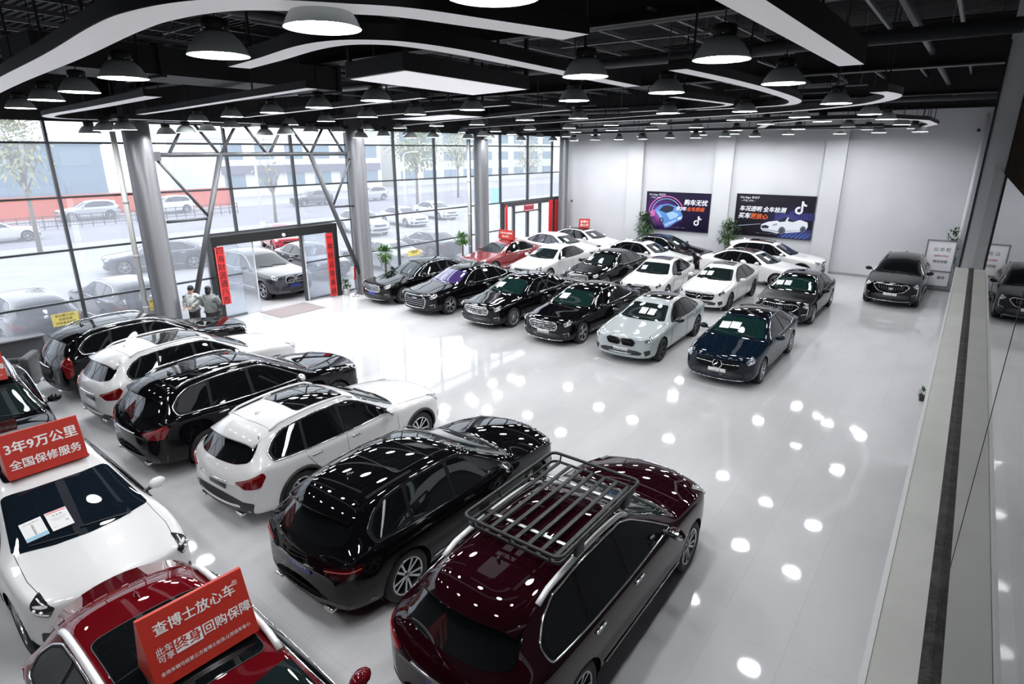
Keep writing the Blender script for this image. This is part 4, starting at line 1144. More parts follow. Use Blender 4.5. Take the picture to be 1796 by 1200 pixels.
# left row, tails to the windows side
car('l1', 'suv', 'black sport utility car nearest the window wall, tall red tail lamps', 'suv', P_BLACK, (-16.78, 6.39), 89.0, (4.80, 1.90, 1.67), front='shield', rim='ten', tailst='tall', rails=CHROME, plate_r=('', PLATEK, WHITEINK), sunroof=(.0, -1.25, .46))
car('l2', 'suv', 'white sport utility car between the two black ones nearest the windows', 'suv', P_WHITE, (-14.20, 6.30), 90.6, (4.70, 1.90, 1.66), front='kidney', rim='ten', tailst='wide', rails=P_WHITE, sunroof=(.0, -1.0, .46), plate_r=('', PLATEK, WHITEINK), seams=True, exhaust=True)
car('l3', 'suv', 'black sport utility car with bright window trim between two white ones', 'suv', P_BLACK, (-11.58, 6.08), 90.7, (4.85, 1.95, 1.70), front='kidney', rim='ten', tailst='wide', rails=CHROME, sunroof=(.0, -1.1, .48), exhaust=True, mirror_mat=CHROME)
car('l4', 'suv', 'white sport utility car with a dark panoramic sunroof and black lower bumper', 'suv', P_WHITE, (-8.82, 6.10), 92.2, (4.58, 1.86, 1.61), front='kidney', rim='ten', tailst='wide', rails=P_WHITE, trim=CHROME, lower=BLACKP, sunroof=(.0, -1.02, .46), plate_r=('', PLATEK, WHITEINK), seams=True, exhaust=True)
car('l5', 'suv', 'black sport utility car with a blue rear plate beside the roof rack car', 'suv', P_BLACK, (-5.94, 5.78), 90.0, (4.78, 1.92, 1.63), front='hex', rim='ten', tailst='blade', tail_mat=TAILD, sunroof=(.0, -1.05, .46), plate_r=('S·07074', PLATEB, WHITEINK), trim=GLOSSB, side_trim=CHROME, exhaust=True)
car('l6', 'suv', 'dark maroon sport utility car with a black roof rack and bright rails', 'suv', P_MAROON, (-3.22, 5.62), 90.2, (5.05, 1.95, 1.72), front='bars', rim='ten', tailst='wide', rails=SILV, plate_r=('鲁A·003', PLATEB, WHITEINK), exhaust=True)
# foreground row
car('f1', 'suv', 'white car with a red warranty sign on its roof at the lower left', 'suv', P_WHITE, (-9.50, 2.03), 358.0, (4.60, 1.87, 1.60), front='plain', rim='ten', trim=GLOSSB, sunroof=(.02, -.75, .50), ws_mat=mat('clear_dark_windscreen', (.006, .010, .016), .015, spec=.5), lamp=LAMPD, seams=True, fin=False, cowl=.24)
car('f2', 'suv', 'crimson sport utility car carrying a tilted red sign at the bottom left', 'suv', P_CRIM, (-4.28, 1.55), 357.0, (4.72, 1.89, 1.66), front='bars', rim='ten', rails=SILV, sunroof=(.05, -1.12, .50), fin=True)
car('f3', 'suv', 'black car with bright roof rails and a red sign at the left edge', 'suv', P_BLACK, (-14.20, 2.3), 352.0, (4.72, 1.89, 1.66), front='bars', rim='ten', rails=CHROME)
# out of doors, seen through the glass
OG = mat('dark_outdoor_paint', (.05, .05, .065), .25, coat=1.0)
OS = mat('silver_outdoor_paint', (.45, .46, .48), .3, .3, coat=1.0)
ORD = mat('bright_red_outdoor_paint', (.42, .012, .03), .3, coat=1.0)
OGL = mat('outdoor_car_glass', (.03, .03, .045), .05, spec=.5)
od = dict(detail=1, glassm=OGL, ws_mat=OGL, fin=False)
car('o1', 'suv', 'black sport utility car with a blue plate just outside the entrance', 'suv', mat('outdoor_black_paint', (.012, .012, .022), .25, coat=1.0), (-23.45, 13.6, 0), 1.0, (4.9, 1.98, 1.74), front='kidney', rim='five', plate_f=('', PLATEB, WHITEINK), glassm=OGL, lower=mat('outdoor_cladding', (.10, .10, .11), .5))
car('o2', 'hatchback', 'bright red car parked outside behind the entrance car', 'sedan', ORD, (-33.1, 20.8, 0), 341, (4.4, 1.8, 1.48), front='plain', rim='five', plate_f=('', PLATEW, INK), **od)
car('o3', 'sedan', 'dark grey car outside to the right of the entrance', 'sedan', OG, (-25.2, 17.3, 0), 352, None, front='plain', **od)
car('o4', 'suv', 'dark car with a yellow notice on its rear window outside the left windows', 'suv', OG, (-23.15, 5.35, 0), 180, None, front='plain', **od)
car('o5', 'suv', 'dark car with red tail lamp outside behind the white drain pipe', 'suv', OG, (-23.25, 8.05, 0), 180, (4.6, 1.86, 1.62), front='plain', **od)
car('o6', 'sedan', 'dark grey sedan crossing the forecourt outside the left windows', 'sedan', OG, (-32.0, 13.3, 0), 250, None, front='plain', **od)
car('o7', 'suv', 'silver sport utility car in the street before the orange hoarding', 'suv', OS, (-60.3, 20.0, 0), 268, None, front='plain', **od)
car('o8', 'suv', 'white car in the street half hidden by the white drain pipe', 'suv', mat('white_outdoor_paint', (.7, .7, .7), .3, coat=1), (-60.5, 26.6, 0), 268, None, front='plain', **od)
car('o9', 'sedan', 'white sedan in the street at the left edge', 'sedan', MATS['white_outdoor_paint'], (-50.0, 11.0, 0), 90, None, front='plain', **od)
car('o10', 'suv', 'white car outside left of the third window bay past the entrance', 'suv', MATS['white_outdoor_paint'], (-34.5, 28.3, 0), 350, None, front='plain', **od)
car('o11', 'sedan', 'white car parked outside in the middle of the right windows', 'sedan', MATS['white_outdoor_paint'], (-36.0, 33.6, 0), 350, None, front='plain', **od)
car('o12', 'sedan', 'white car outside nearest the third grey column', 'sedan', MATS['white_outdoor_paint'], (-37.5, 38.8, 0), 350, None, front='plain', **od)
car('o13', 'sedan', 'silver sedan with a yellow notice outside the windows behind the potted tree', 'sedan', OS, (-23.6, 20.3, 0), 180, None, front='plain', **od)
car('o14', 'sedan', 'dark violet car outside between the second and third columns', 'sedan', OG, (-24.4, 24.4, 0), 175, None, front='plain', **od)
car('o15', 'van', 'dark car parked far across the street behind the truss', 'suv', OG, (-57.0, 40.0, 0), 268, None, front='plain', **od)
car('o16', 'van', 'pale car parked far across the street right of the bare tree', 'suv', OS, (-57.0, 48.0, 0), 268, None, front='plain', **od)

# sheets behind the windscreens
SHEET = mat('white_paper', (.82, .82, .82), .5)
PINKB = mat('pink_print', (.80, .36, .38), .5); BLUEB_ = mat('pale_blue_print', (.30, .55, .70), .5); GREYP = mat('grey_print', (.45, .45, .48), .5)
def sheet(key, x, y, label, w_=.21, h=.29, kind='plain', sg=1):
    root, B = CARS[key]
    a, n = B.hit(*B.caster('top')(x, y))
    R = Matrix.Translation(root.location) @ Matrix.Rotation(root.rotation_euler.z, 4, 'Z')
    up = Vector((-1, 0, .45)); up = (up - n * up.dot(n)).normalized(); xd = up.cross(n).normalized()
    M = R @ frame(a + n * .014, xd, up)
    o = MB(); o.box((0, 0, 0), (w_, h, .003)); ob = o.build('price_sheet', SHEET); ob.data.transform(M)
    tag(ob, label, 'paper sheet')
    if kind == 'big':
        t = MB(); t.box((0, h * .43, .002), (w_ * .92, h * .10, .002)); q = t.build('header_print', PINKB, ob); q.data.transform(M)
        text_mesh('购 车 单', .03, 'lettering', INK, ob, M @ Matrix.Translation((0, h * .24, .0025)))
        t = MB()
        for k in range(3): t.box((0, h * (.10 - .06 * k), .002), (w_ * (.7 - .1 * k), .004, .002))
        t.box((w_ * .30, -h * .18, .002), (.028, .028, .002)); t.box((-w_ * .3, -h * .33, .002), (.05, .004, .002)); q = t.build('text_lines', GREYP, ob); q.data.transform(M)
    elif kind == 'big2':
        t = MB(); t.box((0, -h * .40, .002), (w_ * .98, h * .18, .002)); q = t.build('wave_print', BLUEB_, ob); q.data.transform(M)
        text_mesh('Che lingo 车切子', .024, 'lettering', INK, ob, M @ Matrix.Translation((0, h * .36, .0025)))
        for k, c in enumerate('车辆检测报告'): text_mesh(c, .028, 'lettering', INK, ob, M @ Matrix.Translation((0, h * (.20 - .09 * k), .0025)))
    else:
        t = MB()
        t.box((0, h * .36, .002), (w_ * .7, .02, .002))
        for k in range(4): t.box((0, h * (.15 - .13 * k), .002), (w_ * .72, .008, .002))
        q = t.build('text_lines', GREYP, ob); q.data.transform(M)
sheet('f1', .97, -.47, 'white and blue inspection sheet in the lower left white car windscreen', .23, .32, 'big2')
sheet('f1', .97, -.20, 'white sheet with a pink header in the lower left white car windscreen', .23, .32, 'big')
sheet('c3', .72, -.36, 'white sheet in the windscreen of the third front row black sedan', .30, .30)
sheet('c4', .70, -.36, 'white sheet in the windscreen of the black sedan beside the pale grey one', .30, .30)
sheet('c5', .72, -.06, 'left white sheet in the windscreen of the pale grey sedan')
sheet('c5', .72, .20, 'right white sheet in the windscreen of the pale grey sedan')
sheet('c6', .72, -.40, 'left white sheet in the windscreen of the blue black sedan', .25)
sheet('c6', .70, -.13, 'right white sheet in the windscreen of the blue black sedan', .25)
sheet('c8', .72, -.52, 'white sheet in the windscreen of the white sedan beside the red one')
sheet('c9', .72, -.45, 'white sheet in the windscreen of the second row black sedan')
sheet('c10', .72, -.40, 'white sheet in the windscreen of the white sedan with black mirrors')
sheet('c11', .72, -.48, 'left white sheet in the windscreen of the white sedan with white mirrors')
sheet('c11', .72, -.22, 'right white sheet in the windscreen of the white sedan with white mirrors')
sheet('c12', .72, -.46, 'left white sheet in the windscreen of the black sedan at the row end')
sheet('c12', .72, -.20, 'right white sheet in the windscreen of the black sedan at the row end')
sheet('c13', .72, -.25, 'white sheet in the windscreen of the white sedan behind the red one')
sheet('c14', .72, -.25, 'white sheet in the windscreen of the white sedan with the roof sign')
sheet('c15', .72, -.25, 'white sheet in the windscreen of the white sedan under the purple poster')
sheet('c16', .72, -.35, 'white sheet in the windscreen of the black sedan under the purple poster')
sheet('c17', .72, -.25, 'white sheet in the windscreen of the white sedan with the black glass roof')

# red signs on the roofs
SIGNR = mat('sign_red', (.52, .035, .022), .4)
SIGNW = mat('sign_white_print', (.95, .94, .92), .5)
def roof_sign(key, x, label, lines, W_=.88, Ht=.58, dep=.20, y=0, lean=.16, extra=None, yaw=0.0, sc=1.0):
    """a three sided box: printed face towards the nose, leaning back"""
    root, B = CARS[key]
    a, n = B.hit(*B.caster('top')(x, y)); a2, _ = B.hit(*B.caster('top')(x - .25, y))
    z0 = max(a.z, a2.z) + .006
    R = Matrix.Translation(root.location) @ Matrix.Rotation(root.rotation_euler.z, 4, 'Z') @ Matrix.Translation((a.x, a.y, 0)) @ Matrix.Rotation(yaw, 4, 'Z')
    h = W_ / 2; F0 = Vector((0, -h, z0)); 
    vs = [(0, -h, z0), (0, h, z0), (-lean, h, z0 + Ht), (-lean, -h, z0 + Ht), (-lean - .03, h, z0 + Ht), (-lean - .03, -h, z0 + Ht), (-dep - lean, h, z0), (-dep - lean, -h, z0)]
    fs = [(0, 1, 2, 3), (3, 2, 4, 5), (5, 4, 6, 7), (0, 3, 5, 7), (1, 6, 4, 2), (0, 7, 6, 1)]
    o = MB(); o.add(vs, fs, False); ob = o.build('roof_sign', SIGNR); ob.data.transform(R); tag(ob, label, 'sign')
    M = R @ frame((0, 0, z0), (0, 1, 0), (-lean, 0, Ht))
    H = math.hypot(lean, Ht)
    for (txt, sz, v, u, bold) in lines:
        text_mesh(txt, sz * sc, 'lettering', SIGNW, ob, M @ Matrix.Translation((u * sc, H * v, .003)), bold=bold)
    if extra: extra(ob, M, H, sc)
    return ob
roof_sign('f1', .12, 'red roof sign with two white lines on the lower left white car', [('3年9万公里', .165, .66, 0, .022), ('全国保修服务', .135, .28, 0, .018)], .90, .58)
def f2x(ob, M, H, c=1.0):
    t = MB(); t.box((-.125 * c, H * .43, .003), (.235 * c, .125 * c, .002)); q = t.build('white_panel', SIGNW, ob); q.data.transform(M)
    text_mesh('终身', .115 * c, 'lettering', SIGNR, ob, M @ Matrix.Translation((-.125 * c, H * .43, .0055)), bold=.02)
    text_mesh('®', .07 * c, 'lettering', SIGNW, ob, M @ Matrix.Translation((.375 * c, H * .84, .003)))
L2 = [('查博士放心车', .122, .76, 0, .016), ('此车', .072, .475, -.325, .008), ('可享', .072, .365, -.325, .008), ('回购保障', .115, .43, .23, .014), ('全场车辆可经第三方查博士检测,让您选车省心', .040, .17, 0, .004)]
roof_sign('f2', -.10, 'large red tilted sign with white lettering on the crimson car', L2, .84, .56, extra=f2x, lean=.19, y=.10, sc=.90)
roof_sign('f3', .25, 'red sign on the black car at the left edge', L2, .93, .55, extra=f2x, y=0)
roof_sign('c7', -.2, 'red sign on the roof of the dark red sedan', [('工信检测 全国保修', .10, .66, 0, .014), ('放心购车', .11, .30, 0, .014)], .95, .46, lean=.06)
roof_sign('c14', -.1, 'red sign on the roof of the white sedan at the back wall', [('查博士', .16, .66, 0, .016), ('放心车', .16, .28, 0, .016)], .62, .50, lean=.06, yaw=-.9)

# yellow notices on the cars outside
YEL = mat('yellow_notice', (.75, .62, .18), .6)
def notice(c, w_, h, xd, up, label, lines, sz):
    M = frame(c, xd, up)
    o = MB(); o.box((0, 0, 0), (w_, h, .006)); ob = o.build('notice', YEL); ob.data.transform(M); tag(ob, label, 'notice')
    for i, l in enumerate(lines): text_mesh(l, sz, 'lettering', INK, ob, M @ Matrix.Translation((0, h * (.30 - .30 * i), .005)), bold=.005)
NL = ['新店搬口(店)', '内部车辆', '内有更多好车']
notice((-20.417, 5.63, 1.03), .66, .36, (0, 1, 0), (0, 0, 1), 'yellow notice with three dark lines on the left window', NL, .085)
notice((-20.417, 8.15, .97), .48, .36, (0, 1, 0), (0, 0, 1), 'yellow notice behind the white drain pipe', NL, .07)
notice((-20.417, 19.6, 1.12), .80, .26, (0, 1, 0), (0, 0, 1), 'yellow notice outside behind the potted tree', NL[:2], .085)

# roof rack on the maroon car
RACK = mat('black_rack_tube', (.022, .024, .024), .38, .3)
root, B = CARS['l6']
rk = empty('roof_rack', (root.location.x, root.location.y, 0), root.rotation_euler.z, 'black slatted roof basket on the dark maroon car', 'roof rack')
rz = B.hit(*B.caster('top')(-.6, 0))[0].z + .055
x0, x1, hw = -1.36, .40, .60
def rrect(z, m, r=.018, k=.10):
    P = round_poly([(x0 - m, -hw - m), (x1 + m, -hw - m), (x1 + m, hw + m), (x0 - m, hw + m)], k, 5)
    t = MB(); t.tube([(x, y, z) for x, y in P], r, 8, True); t.build('rim_tube', RACK, rk)
rrect(rz, 0); rrect(rz + .10, .03, .021)
for y in np.linspace(-.50, .50, 7):
    t = MB(); t.bbox(((x0 + x1) / 2, y, rz), (x1 - x0, .050, .022), .006); t.build('slat', RACK, rk)
for x in (-1.02, .05):
    t = MB(); t.bbox((x, 0, rz - .022), (.045, 1.18, .020), .006); cb = t.build('cross_bar', ALU, rk)
    for y in (-.56, .56):
        q = MB(); q.bbox((x, y, rz - .035), (.07, .09, .07), .01); q.build('clamp', RACK, cb)
for x, y in ((x0, -.5), (x0, 0), (x0, .5), (x1, -.5), (x1, 0), (x1, .5), (-.75, -hw), (-.2, -hw), (-.75, hw), (-.2, hw)):
    t = MB(); sx_ = .03 * (1 if x == x1 else -1 if x == x0 else 0); sy_ = .03 * (1 if y == hw else -1 if y == -hw else 0)
    t.tube([(x, y, rz), (x + sx_, y + sy_, rz + .10)], .012, 6); t.build('upright', RACK, rk)
for x in (-1.02, .05):
    for s in (1, -1):
        t = MB(); t.bbox((x, s * (hw + .03), rz + .02), (.16, .05, .15), .015); t.build('mounting_foot', BLACKP, rk)

# ------------------------------------------------------------------ posters on the back wall
INKD = mat('poster_dark', (.012, .006, .028), .35)
def poster_bg(name, c0, c1, c2, sc, loc):
    m = bpy.data.materials.new(name); m.use_nodes = True
    n = m.node_tree; p = n.nodes['Principled BSDF']; L = n.links.new
    tc = n.nodes.new('ShaderNodeTexCoord'); mp = n.nodes.new('ShaderNodeMapping'); mp.inputs['Location'].default_value = loc; mp.inputs['Scale'].default_value = sc
    g = n.nodes.new('ShaderNodeTexGradient'); g.gradient_type = 'SPHERICAL'
    x = n.nodes.new('ShaderNodeTexNoise'); x.inputs['Scale'].default_value = 2.0
    a = n.nodes.new('ShaderNodeVectorMath'); a.operation = 'MULTIPLY_ADD'; a.inputs[1].default_value = (.35, .35, .35)
    L(tc.outputs['Object'], x.inputs['Vector']); L(x.outputs['Color'], a.inputs[0]); L(tc.outputs['Object'], a.inputs[2]); L(a.outputs[0], mp.inputs['Vector']); L(mp.outputs[0], g.inputs['Vector'])
    r = n.nodes.new('ShaderNodeValToRGB'); e = r.color_ramp.elements
    e[0].position = 0; e[0].color = (*c0, 1); e[1].position = .9; e[1].color = (*c2, 1); k = e.new(.45); k.color = (*c1, 1)
    L(g.outputs['Fac'], r.inputs['Fac']); L(r.outputs[0], p.inputs['Base Color']); p.inputs['Roughness'].default_value = .5; p.inputs['Specular IOR Level'].default_value = .15
    return m
PBG1 = poster_bg('purple_print', (.012, .007, .03), (.06, .02, .13), (.45, .10, .42), (.75, 1, .9), (.55, 0, .05))
PBG2 = poster_bg('night_print', (.012, .010, .016), (.02, .018, .05), (.22, .18, .55), (.75, 1, 1.0), (-.65, 0, .15))
ART = {'pink': mat('print_pink', (.62, .16, .45), .4), 'blue': mat('print_blue', (.10, .26, .62), .35), 'lblue': mat('print_light_blue', (.35, .55, .85), .35), 'dark': mat('print_dark_glass', (.015, .02, .05), .3),
       'white': mat('print_white', (.75, .77, .82), .4), 'orange': mat('print_orange', (.62, .10, .02), .4), 'grey': mat('print_grey', (.30, .33, .42), .4), 'navy': mat('print_navy', (.03, .03, .16), .4)}
def flat(ob, M, poly, m, z, nm='print'):
    t = MB(); t.add([M @ Vector((x, y, z)) for x, y in poly], [tuple(range(len(poly)))], False); t.build(nm, m, ob)
def arc(cx_, cy_, rx, ry, a0, a1, th, n=28):
    o = [(cx_ + rx * math.cos(a0 + (a1 - a0) * i / n), cy_ + ry * math.sin(a0 + (a1 - a0) * i / n)) for i in range(n + 1)]
    i_ = [(cx_ + (rx - th) * math.cos(a1 + (a0 - a1) * i / n), cy_ + (ry - th) * math.sin(a1 + (a0 - a1) * i / n)) for i in range(n + 1)]
    return o + i_
def note(ob, M, x, y, s, z):
    t = MB()
    k_ = [0]
    def strip(P, th):
        for i in range(len(P) - 1):
            a, b = Vector(P[i]), Vector(P[i + 1]); d = (b - a).normalized(); q = Vector((-d.y, d.x)) * th / 2; a2 = a - d * th * .2; b2 = b + d * th * .2
            k_[0] += .0004; t.add([M @ Vector((p.x, p.y, z + k_[0])) for p in (a2 - q, b2 - q, b2 + q, a2 + q)], [(0, 1, 2, 3)], False)
    c = [(x - .10 * s + .24 * s * math.cos(a), y - .24 * s + .24 * s * math.sin(a)) for a in np.linspace(1.4, 6.1, 20)]
    strip(c, .17 * s); strip([(x + .13 * s, y - .28 * s), (x + .13 * s, y + .52 * s)], .17 * s)
    strip([(x + .13 * s, y + .50 * s), (x + .20 * s, y + .32 * s), (x + .32 * s, y + .22 * s), (x + .46 * s, y + .18 * s)], .16 * s)
    t.build('note_emblem', ART['white'], ob)
def poster(x0, x1, z0, z1, bg, label):
    w_, h = x1 - x0, z1 - z0
    o = MB(); o.bbox((0, 0, 0), (w_, .05, h), .006); ob = o.build('poster', bg); ob.location = ((x0 + x1) / 2, YB - .03, (z0 + z1) / 2); tag(ob, label, 'poster')
    f = MB()
    for c, s in (((0, -.02, h / 2), (w_ + .03, .05, .02)), ((0, -.02, -h / 2), (w_ + .03, .05, .02)), ((-w_ / 2, -.02, 0), (.02, .05, h)), ((w_ / 2, -.02, 0), (.02, .05, h))): f.box(c, s)
    f.build('poster_frame', mat('poster_edge', (.03, .03, .04), .4), ob)
    return ob, frame((0, -.026, 0), (1, 0, 0), (0, 0, 1)), w_, h
def ptext(ob, M, s, size, x, y, m, z=.004, bold=.02, shear=.2, align='CENTER'):
    text_mesh(s, size, 'lettering', m, ob, M @ Matrix.Translation((x, y, z)), bold=bold, shear=shear, align=align)
ob, M, w_, h = poster(-14.58, -10.98, 1.47, 3.50, PBG1, 'purple poster with a blue sports car on the white back wall')
flat(ob, M, arc(-.62, -.10, 1.02, .92, .25, 3.25, .05), ART['pink'], .001); flat(ob, M, arc(-.62, -.10, .86, .78, .3, 3.1, .03), ART['lblue'], .001)
flat(ob, M, [(-1.62, -.10), (-1.30, .05), (-1.25, -.28), (-1.52, -.36)], ART['pink'], .001)
body = [(-1.30, .02), (-1.02, .30), (-.55, .40), (-.10, .30), (.20, .08), (.36, -.22), (.30, -.42), (.02, -.55), (-.30, -.80), (-.62, -.92), (-.80, -.62), (-1.02, -.36)]
flat(ob, M, body, ART['blue'], .002); flat(ob, M, [(-1.02, .02), (-.82, .26), (-.52, .34), (-.16, .24), (-.24, .02), (-.60, -.10)], ART['dark'], .003)
flat(ob, M, [(-.60, -.12), (-.24, .0), (.12, -.12), (.02, -.30), (-.36, -.46)], ART['lblue'], .003); flat(ob, M, [(-.62, -.86), (-.36, -.72), (.0, -.50), (.02, -.40), (-.40, -.58), (-.66, -.70)], ART['lblue'], .004)
flat(ob, M, [(-1.22, .04), (-.98, -.30), (-.78, -.56), (-.74, -.46), (-.96, -.14)], ART['lblue'], .003); flat(ob, M, [(.06, -.44), (.28, -.36), (.32, -.24), (.10, -.30)], ART['white'], .004)
flat(ob, M, arc(-.86, -.52, .13, .16, 0, 2 * PI, .06), ART['dark'], .005)
ptext(ob, M, 'Che lingo 车切子', .135, -1.68, .86, ART['white'], bold=.008, align='LEFT'); ptext(ob, M, '—严选二手车—', .10, -1.62, .70, ART['white'], bold=.004, align='LEFT')
ptext(ob, M, '购车无忧', .32, 1.0, .50, ART['white'], bold=.03); ptext(ob, M, '享2年', .24, .22, .16, ART['white'], bold=.026); ptext(ob, M, '全车质保', .24, 1.02, .16, ART['orange'], bold=.026)
note(ob, M, 1.18, -.42, .46, .004)
ptext(ob, M, '—— ·∙ · · ∙· · · —— ∙· · ——', .09, .0, -.84, ART['white'], bold=.01, shear=0)
ob, M, w_, h = poster(-9.64, -5.93, 1.52, 3.58, PBG2, 'dark blue poster with a white convertible on the white back wall')
for k in range(14):
    random.seed(k); x = .1 + .13 * k; flat(ob, M, [(x, -.10), (x + .10, -.10), (x + .10, .05 + .35 * random.random()), (x, .05 + .35 * random.random())], ART['navy'], .001)
flat(ob, M, [(.3, -1.0), (1.82, -1.0), (1.82, -.55), (.6, -.72)], ART['navy'], .001)
for k in range(6): flat(ob, M, [(.5 + .2 * k, -1.0), (.56 + .2 * k, -1.0), (.86 + .2 * k, -.74), (.83 + .2 * k, -.74)], ART['blue'], .002)
flat(ob, M, [(-1.84, -.62), (-.55, -.42), (-.55, -.39), (-1.84, -.58)], ART['grey'], .001)
flat(ob, M, [(-.52, -.62), (-.50, -.42), (-.20, -.28), (.22, -.20), (.60, -.02), (.70, .0), (.74, -.02), (.98, -.14), (1.30, -.10), (1.62, -.20), (1.66, -.40), (1.58, -.62), (1.30, -.68), (.62, -.78), (.30, -.82), (-.10, -.76), (-.42, -.74)], ART['white'], .002)
flat(ob, M, [(.22, -.19), (.60, -.01), (.70, .01), (.60, -.22), (.34, -.26)], ART['dark'], .003); flat(ob, M, [(.74, -.03), (.98, -.13), (1.22, -.11), (.98, -.22), (.72, -.20)], ART['dark'], .003)
flat(ob, M, [(-.50, -.50), (-.30, -.44), (-.12, -.50), (-.16, -.60), (-.46, -.62)], ART['dark'], .003); flat(ob, M, [(.02, -.40), (.26, -.32), (.24, -.42), (.06, -.46)], ART['grey'], .003)
flat(ob, M, [(-.48, -.68), (.30, -.76), (1.3, -.62), (1.3, -.60), (.30, -.70), (-.46, -.65)], ART['grey'], .003)
for cx_, cy_, r in ((.50, -.68, .20), (1.46, -.56, .17)):
    flat(ob, M, arc(cx_, cy_, r * .8, r, 0, 2 * PI, r * .99), ART['dark'], .004); flat(ob, M, arc(cx_, cy_, r * .62, r * .78, 0, 2 * PI, r * .10), ART['grey'], .005)
    for k in range(8): a = k * PI / 4; flat(ob, M, [(cx_ + .02 * math.sin(a), cy_ - .02 * math.cos(a)), (cx_ + r * .56 * math.cos(a + .06), cy_ + r * .7 * math.sin(a + .06)), (cx_ + r * .56 * math.cos(a - .06), cy_ + r * .7 * math.sin(a - .06))], ART['grey'], .006)
ptext(ob, M, 'Che lingo 车切子', .135, -1.70, .86, ART['white'], bold=.008, align='LEFT'); ptext(ob, M, '—严选二手车—', .10, -1.64, .70, ART['white'], bold=.004, align='LEFT')
ptext(ob, M, '车况透明 全车检测', .27, -.55, .30, ART['white'], bold=.028); ptext(ob, M, '买车', .30, -1.40, -.06, ART['white'], bold=.03); ptext(ob, M, '更放心', .29, -.68, -.06, ART['orange'], bold=.03)
note(ob, M, 1.22, .48, .56, .004)
ptext(ob, M, '—— ·∙ · · ∙· · · —— ∙· · ——', .09, -.2, -.86, ART['white'], bold=.01, shear=0)

# ------------------------------------------------------------------ plants
LEAF = mat('green_leaf', (.055, .15, .03), .45, noise=(3, (.10, .22, .05)))
LEAFD = mat('dark_green_leaf', (.02, .06, .016), .45, noise=(3, (.045, .11, .03)))
BARK = mat('grey_bark', (.16, .13, .10), .8)
POTW = mat('white_pot', (.75, .75, .73), .3)
def leaf(mb, p, d, L, w_, droop=.25):
    d = Vector(d).normalized(); s = d.cross(Vector((0, 0, 1)))
    if s.length < .05: s = Vector((1, 0, 0))
    s.normalize(); u = s.cross(d)
    P = [Vector(p)]; q = [p + d * L * .35 + u * L * .06, p + d * L * .7 - Vector((0, 0, droop * L * .4)), p + d * L - Vector((0, 0, droop * L))]
    mb.add([P[0], q[0] + s * w_ * .5, q[0] - s * w_ * .5, q[1] + s * w_ * .42, q[1] - s * w_ * .42, q[2]], [(0, 2, 1), (1, 2, 4, 3), (3, 4, 5)], False)
def foliage(rnd, c, r, n, L, w_, up=.3):
    mb = MB(); c = Vector(c)
    for i in range(n):
        d = Vector((rnd.gauss(0, 1), rnd.gauss(0, 1), rnd.gauss(up, 1))).normalized()
        p = c + Vector((d.x * r[0], d.y * r[1], d.z * r[2])) * rnd.uniform(.25, 1.0)
        leaf(mb, p, d + Vector((rnd.uniform(-.6, .6), rnd.uniform(-.6, .6), rnd.uniform(-.4, .5))), L * rnd.uniform(.7, 1.2), w_ * rnd.uniform(.7, 1.2))
    return mb
def potted(name, loc, label, crown_z, r, n, L, w_, lm, pot=(.22, .38), stem=.05, seed=1, group=None, potm=None):
    rnd = random.Random(seed)
    e = empty(name, loc, 0, label, 'plant', group)
    t = MB(); a, b = pot; t.lathe([(.001, .02), (a * .72, 0), (a * .78, .01), (a, b * .95), (a * 1.06, b), (a * .98, b), (a * .9, b * .88), (.001, b * .86)], 20); t.build('pot', potm or POTW, e)
    if stem:
        t = MB(); t.tube([(0, 0, b * .8), (.015, .01, (b + crown_z) / 2), (0, 0, crown_z)], [stem, stem * .8, stem * .6], 8)
        for k in range(7):
            a = k * .9; t.tube([(0, 0, crown_z - .12), (r[0] * .45 * math.cos(a), r[1] * .45 * math.sin(a), crown_z + r[2] * .2)], .008, 5)
        t.build('stem', BARK, e)
    foliage(rnd, (0, 0, crown_z + r[2] * .15), r, n, L, w_).build('foliage', lm, e)
    return e
potted('potted_tree', (-19.75, 17.22, 0), 'slim potted tree by the window beside the first black sedan', 1.42, (.36, .36, .30), 300, .20, .065, LEAF, (.19, .36), .055, 3)
potted('potted_tree', (-19.8, 22.3, 0), 'slim potted tree by the window beside the white drain pipe', 1.50, (.36, .36, .28), 300, .20, .065, LEAF, (.19, .36), .055, 4)
potted('potted_bush', (-14.35, 31.5, 0), 'dark leafy bush against the back wall left of the purple poster', 1.60, (.60, .22, .72), 650, .22, .06, LEAFD, (.24, .42), .04, 5)
potted('potted_bush', (-9.7, 31.5, 0), 'dark leafy bush against the back wall left of the convertible poster', 1.52, (.56, .22, .70), 650, .22, .06, LEAFD, (.24, .42), .04, 6)
potted('potted_plant', (-20.02, 15.28, 0), 'small leafy plant in a white pot beside the red stand sign',   .42, (.19, .19, .18), 130, .13, .06, LEAFD, (.15, .26), 0, 7)
potted('potted_plant', (-.33, 31.45, 0), 'tall green plant beside the white framed notice board', 1.5, (.26, .22, .95), 300, .22, .06, LEAFD, (.2, .35), .04, 8)
potted('potted_plant', (-.09, 16.4, 0), 'small dark plant at the foot of the right wall', .20, (.06, .16, .10), 50, .10, .03, LEAFD, (.07, .14), 0, 9, None, BLACKP)

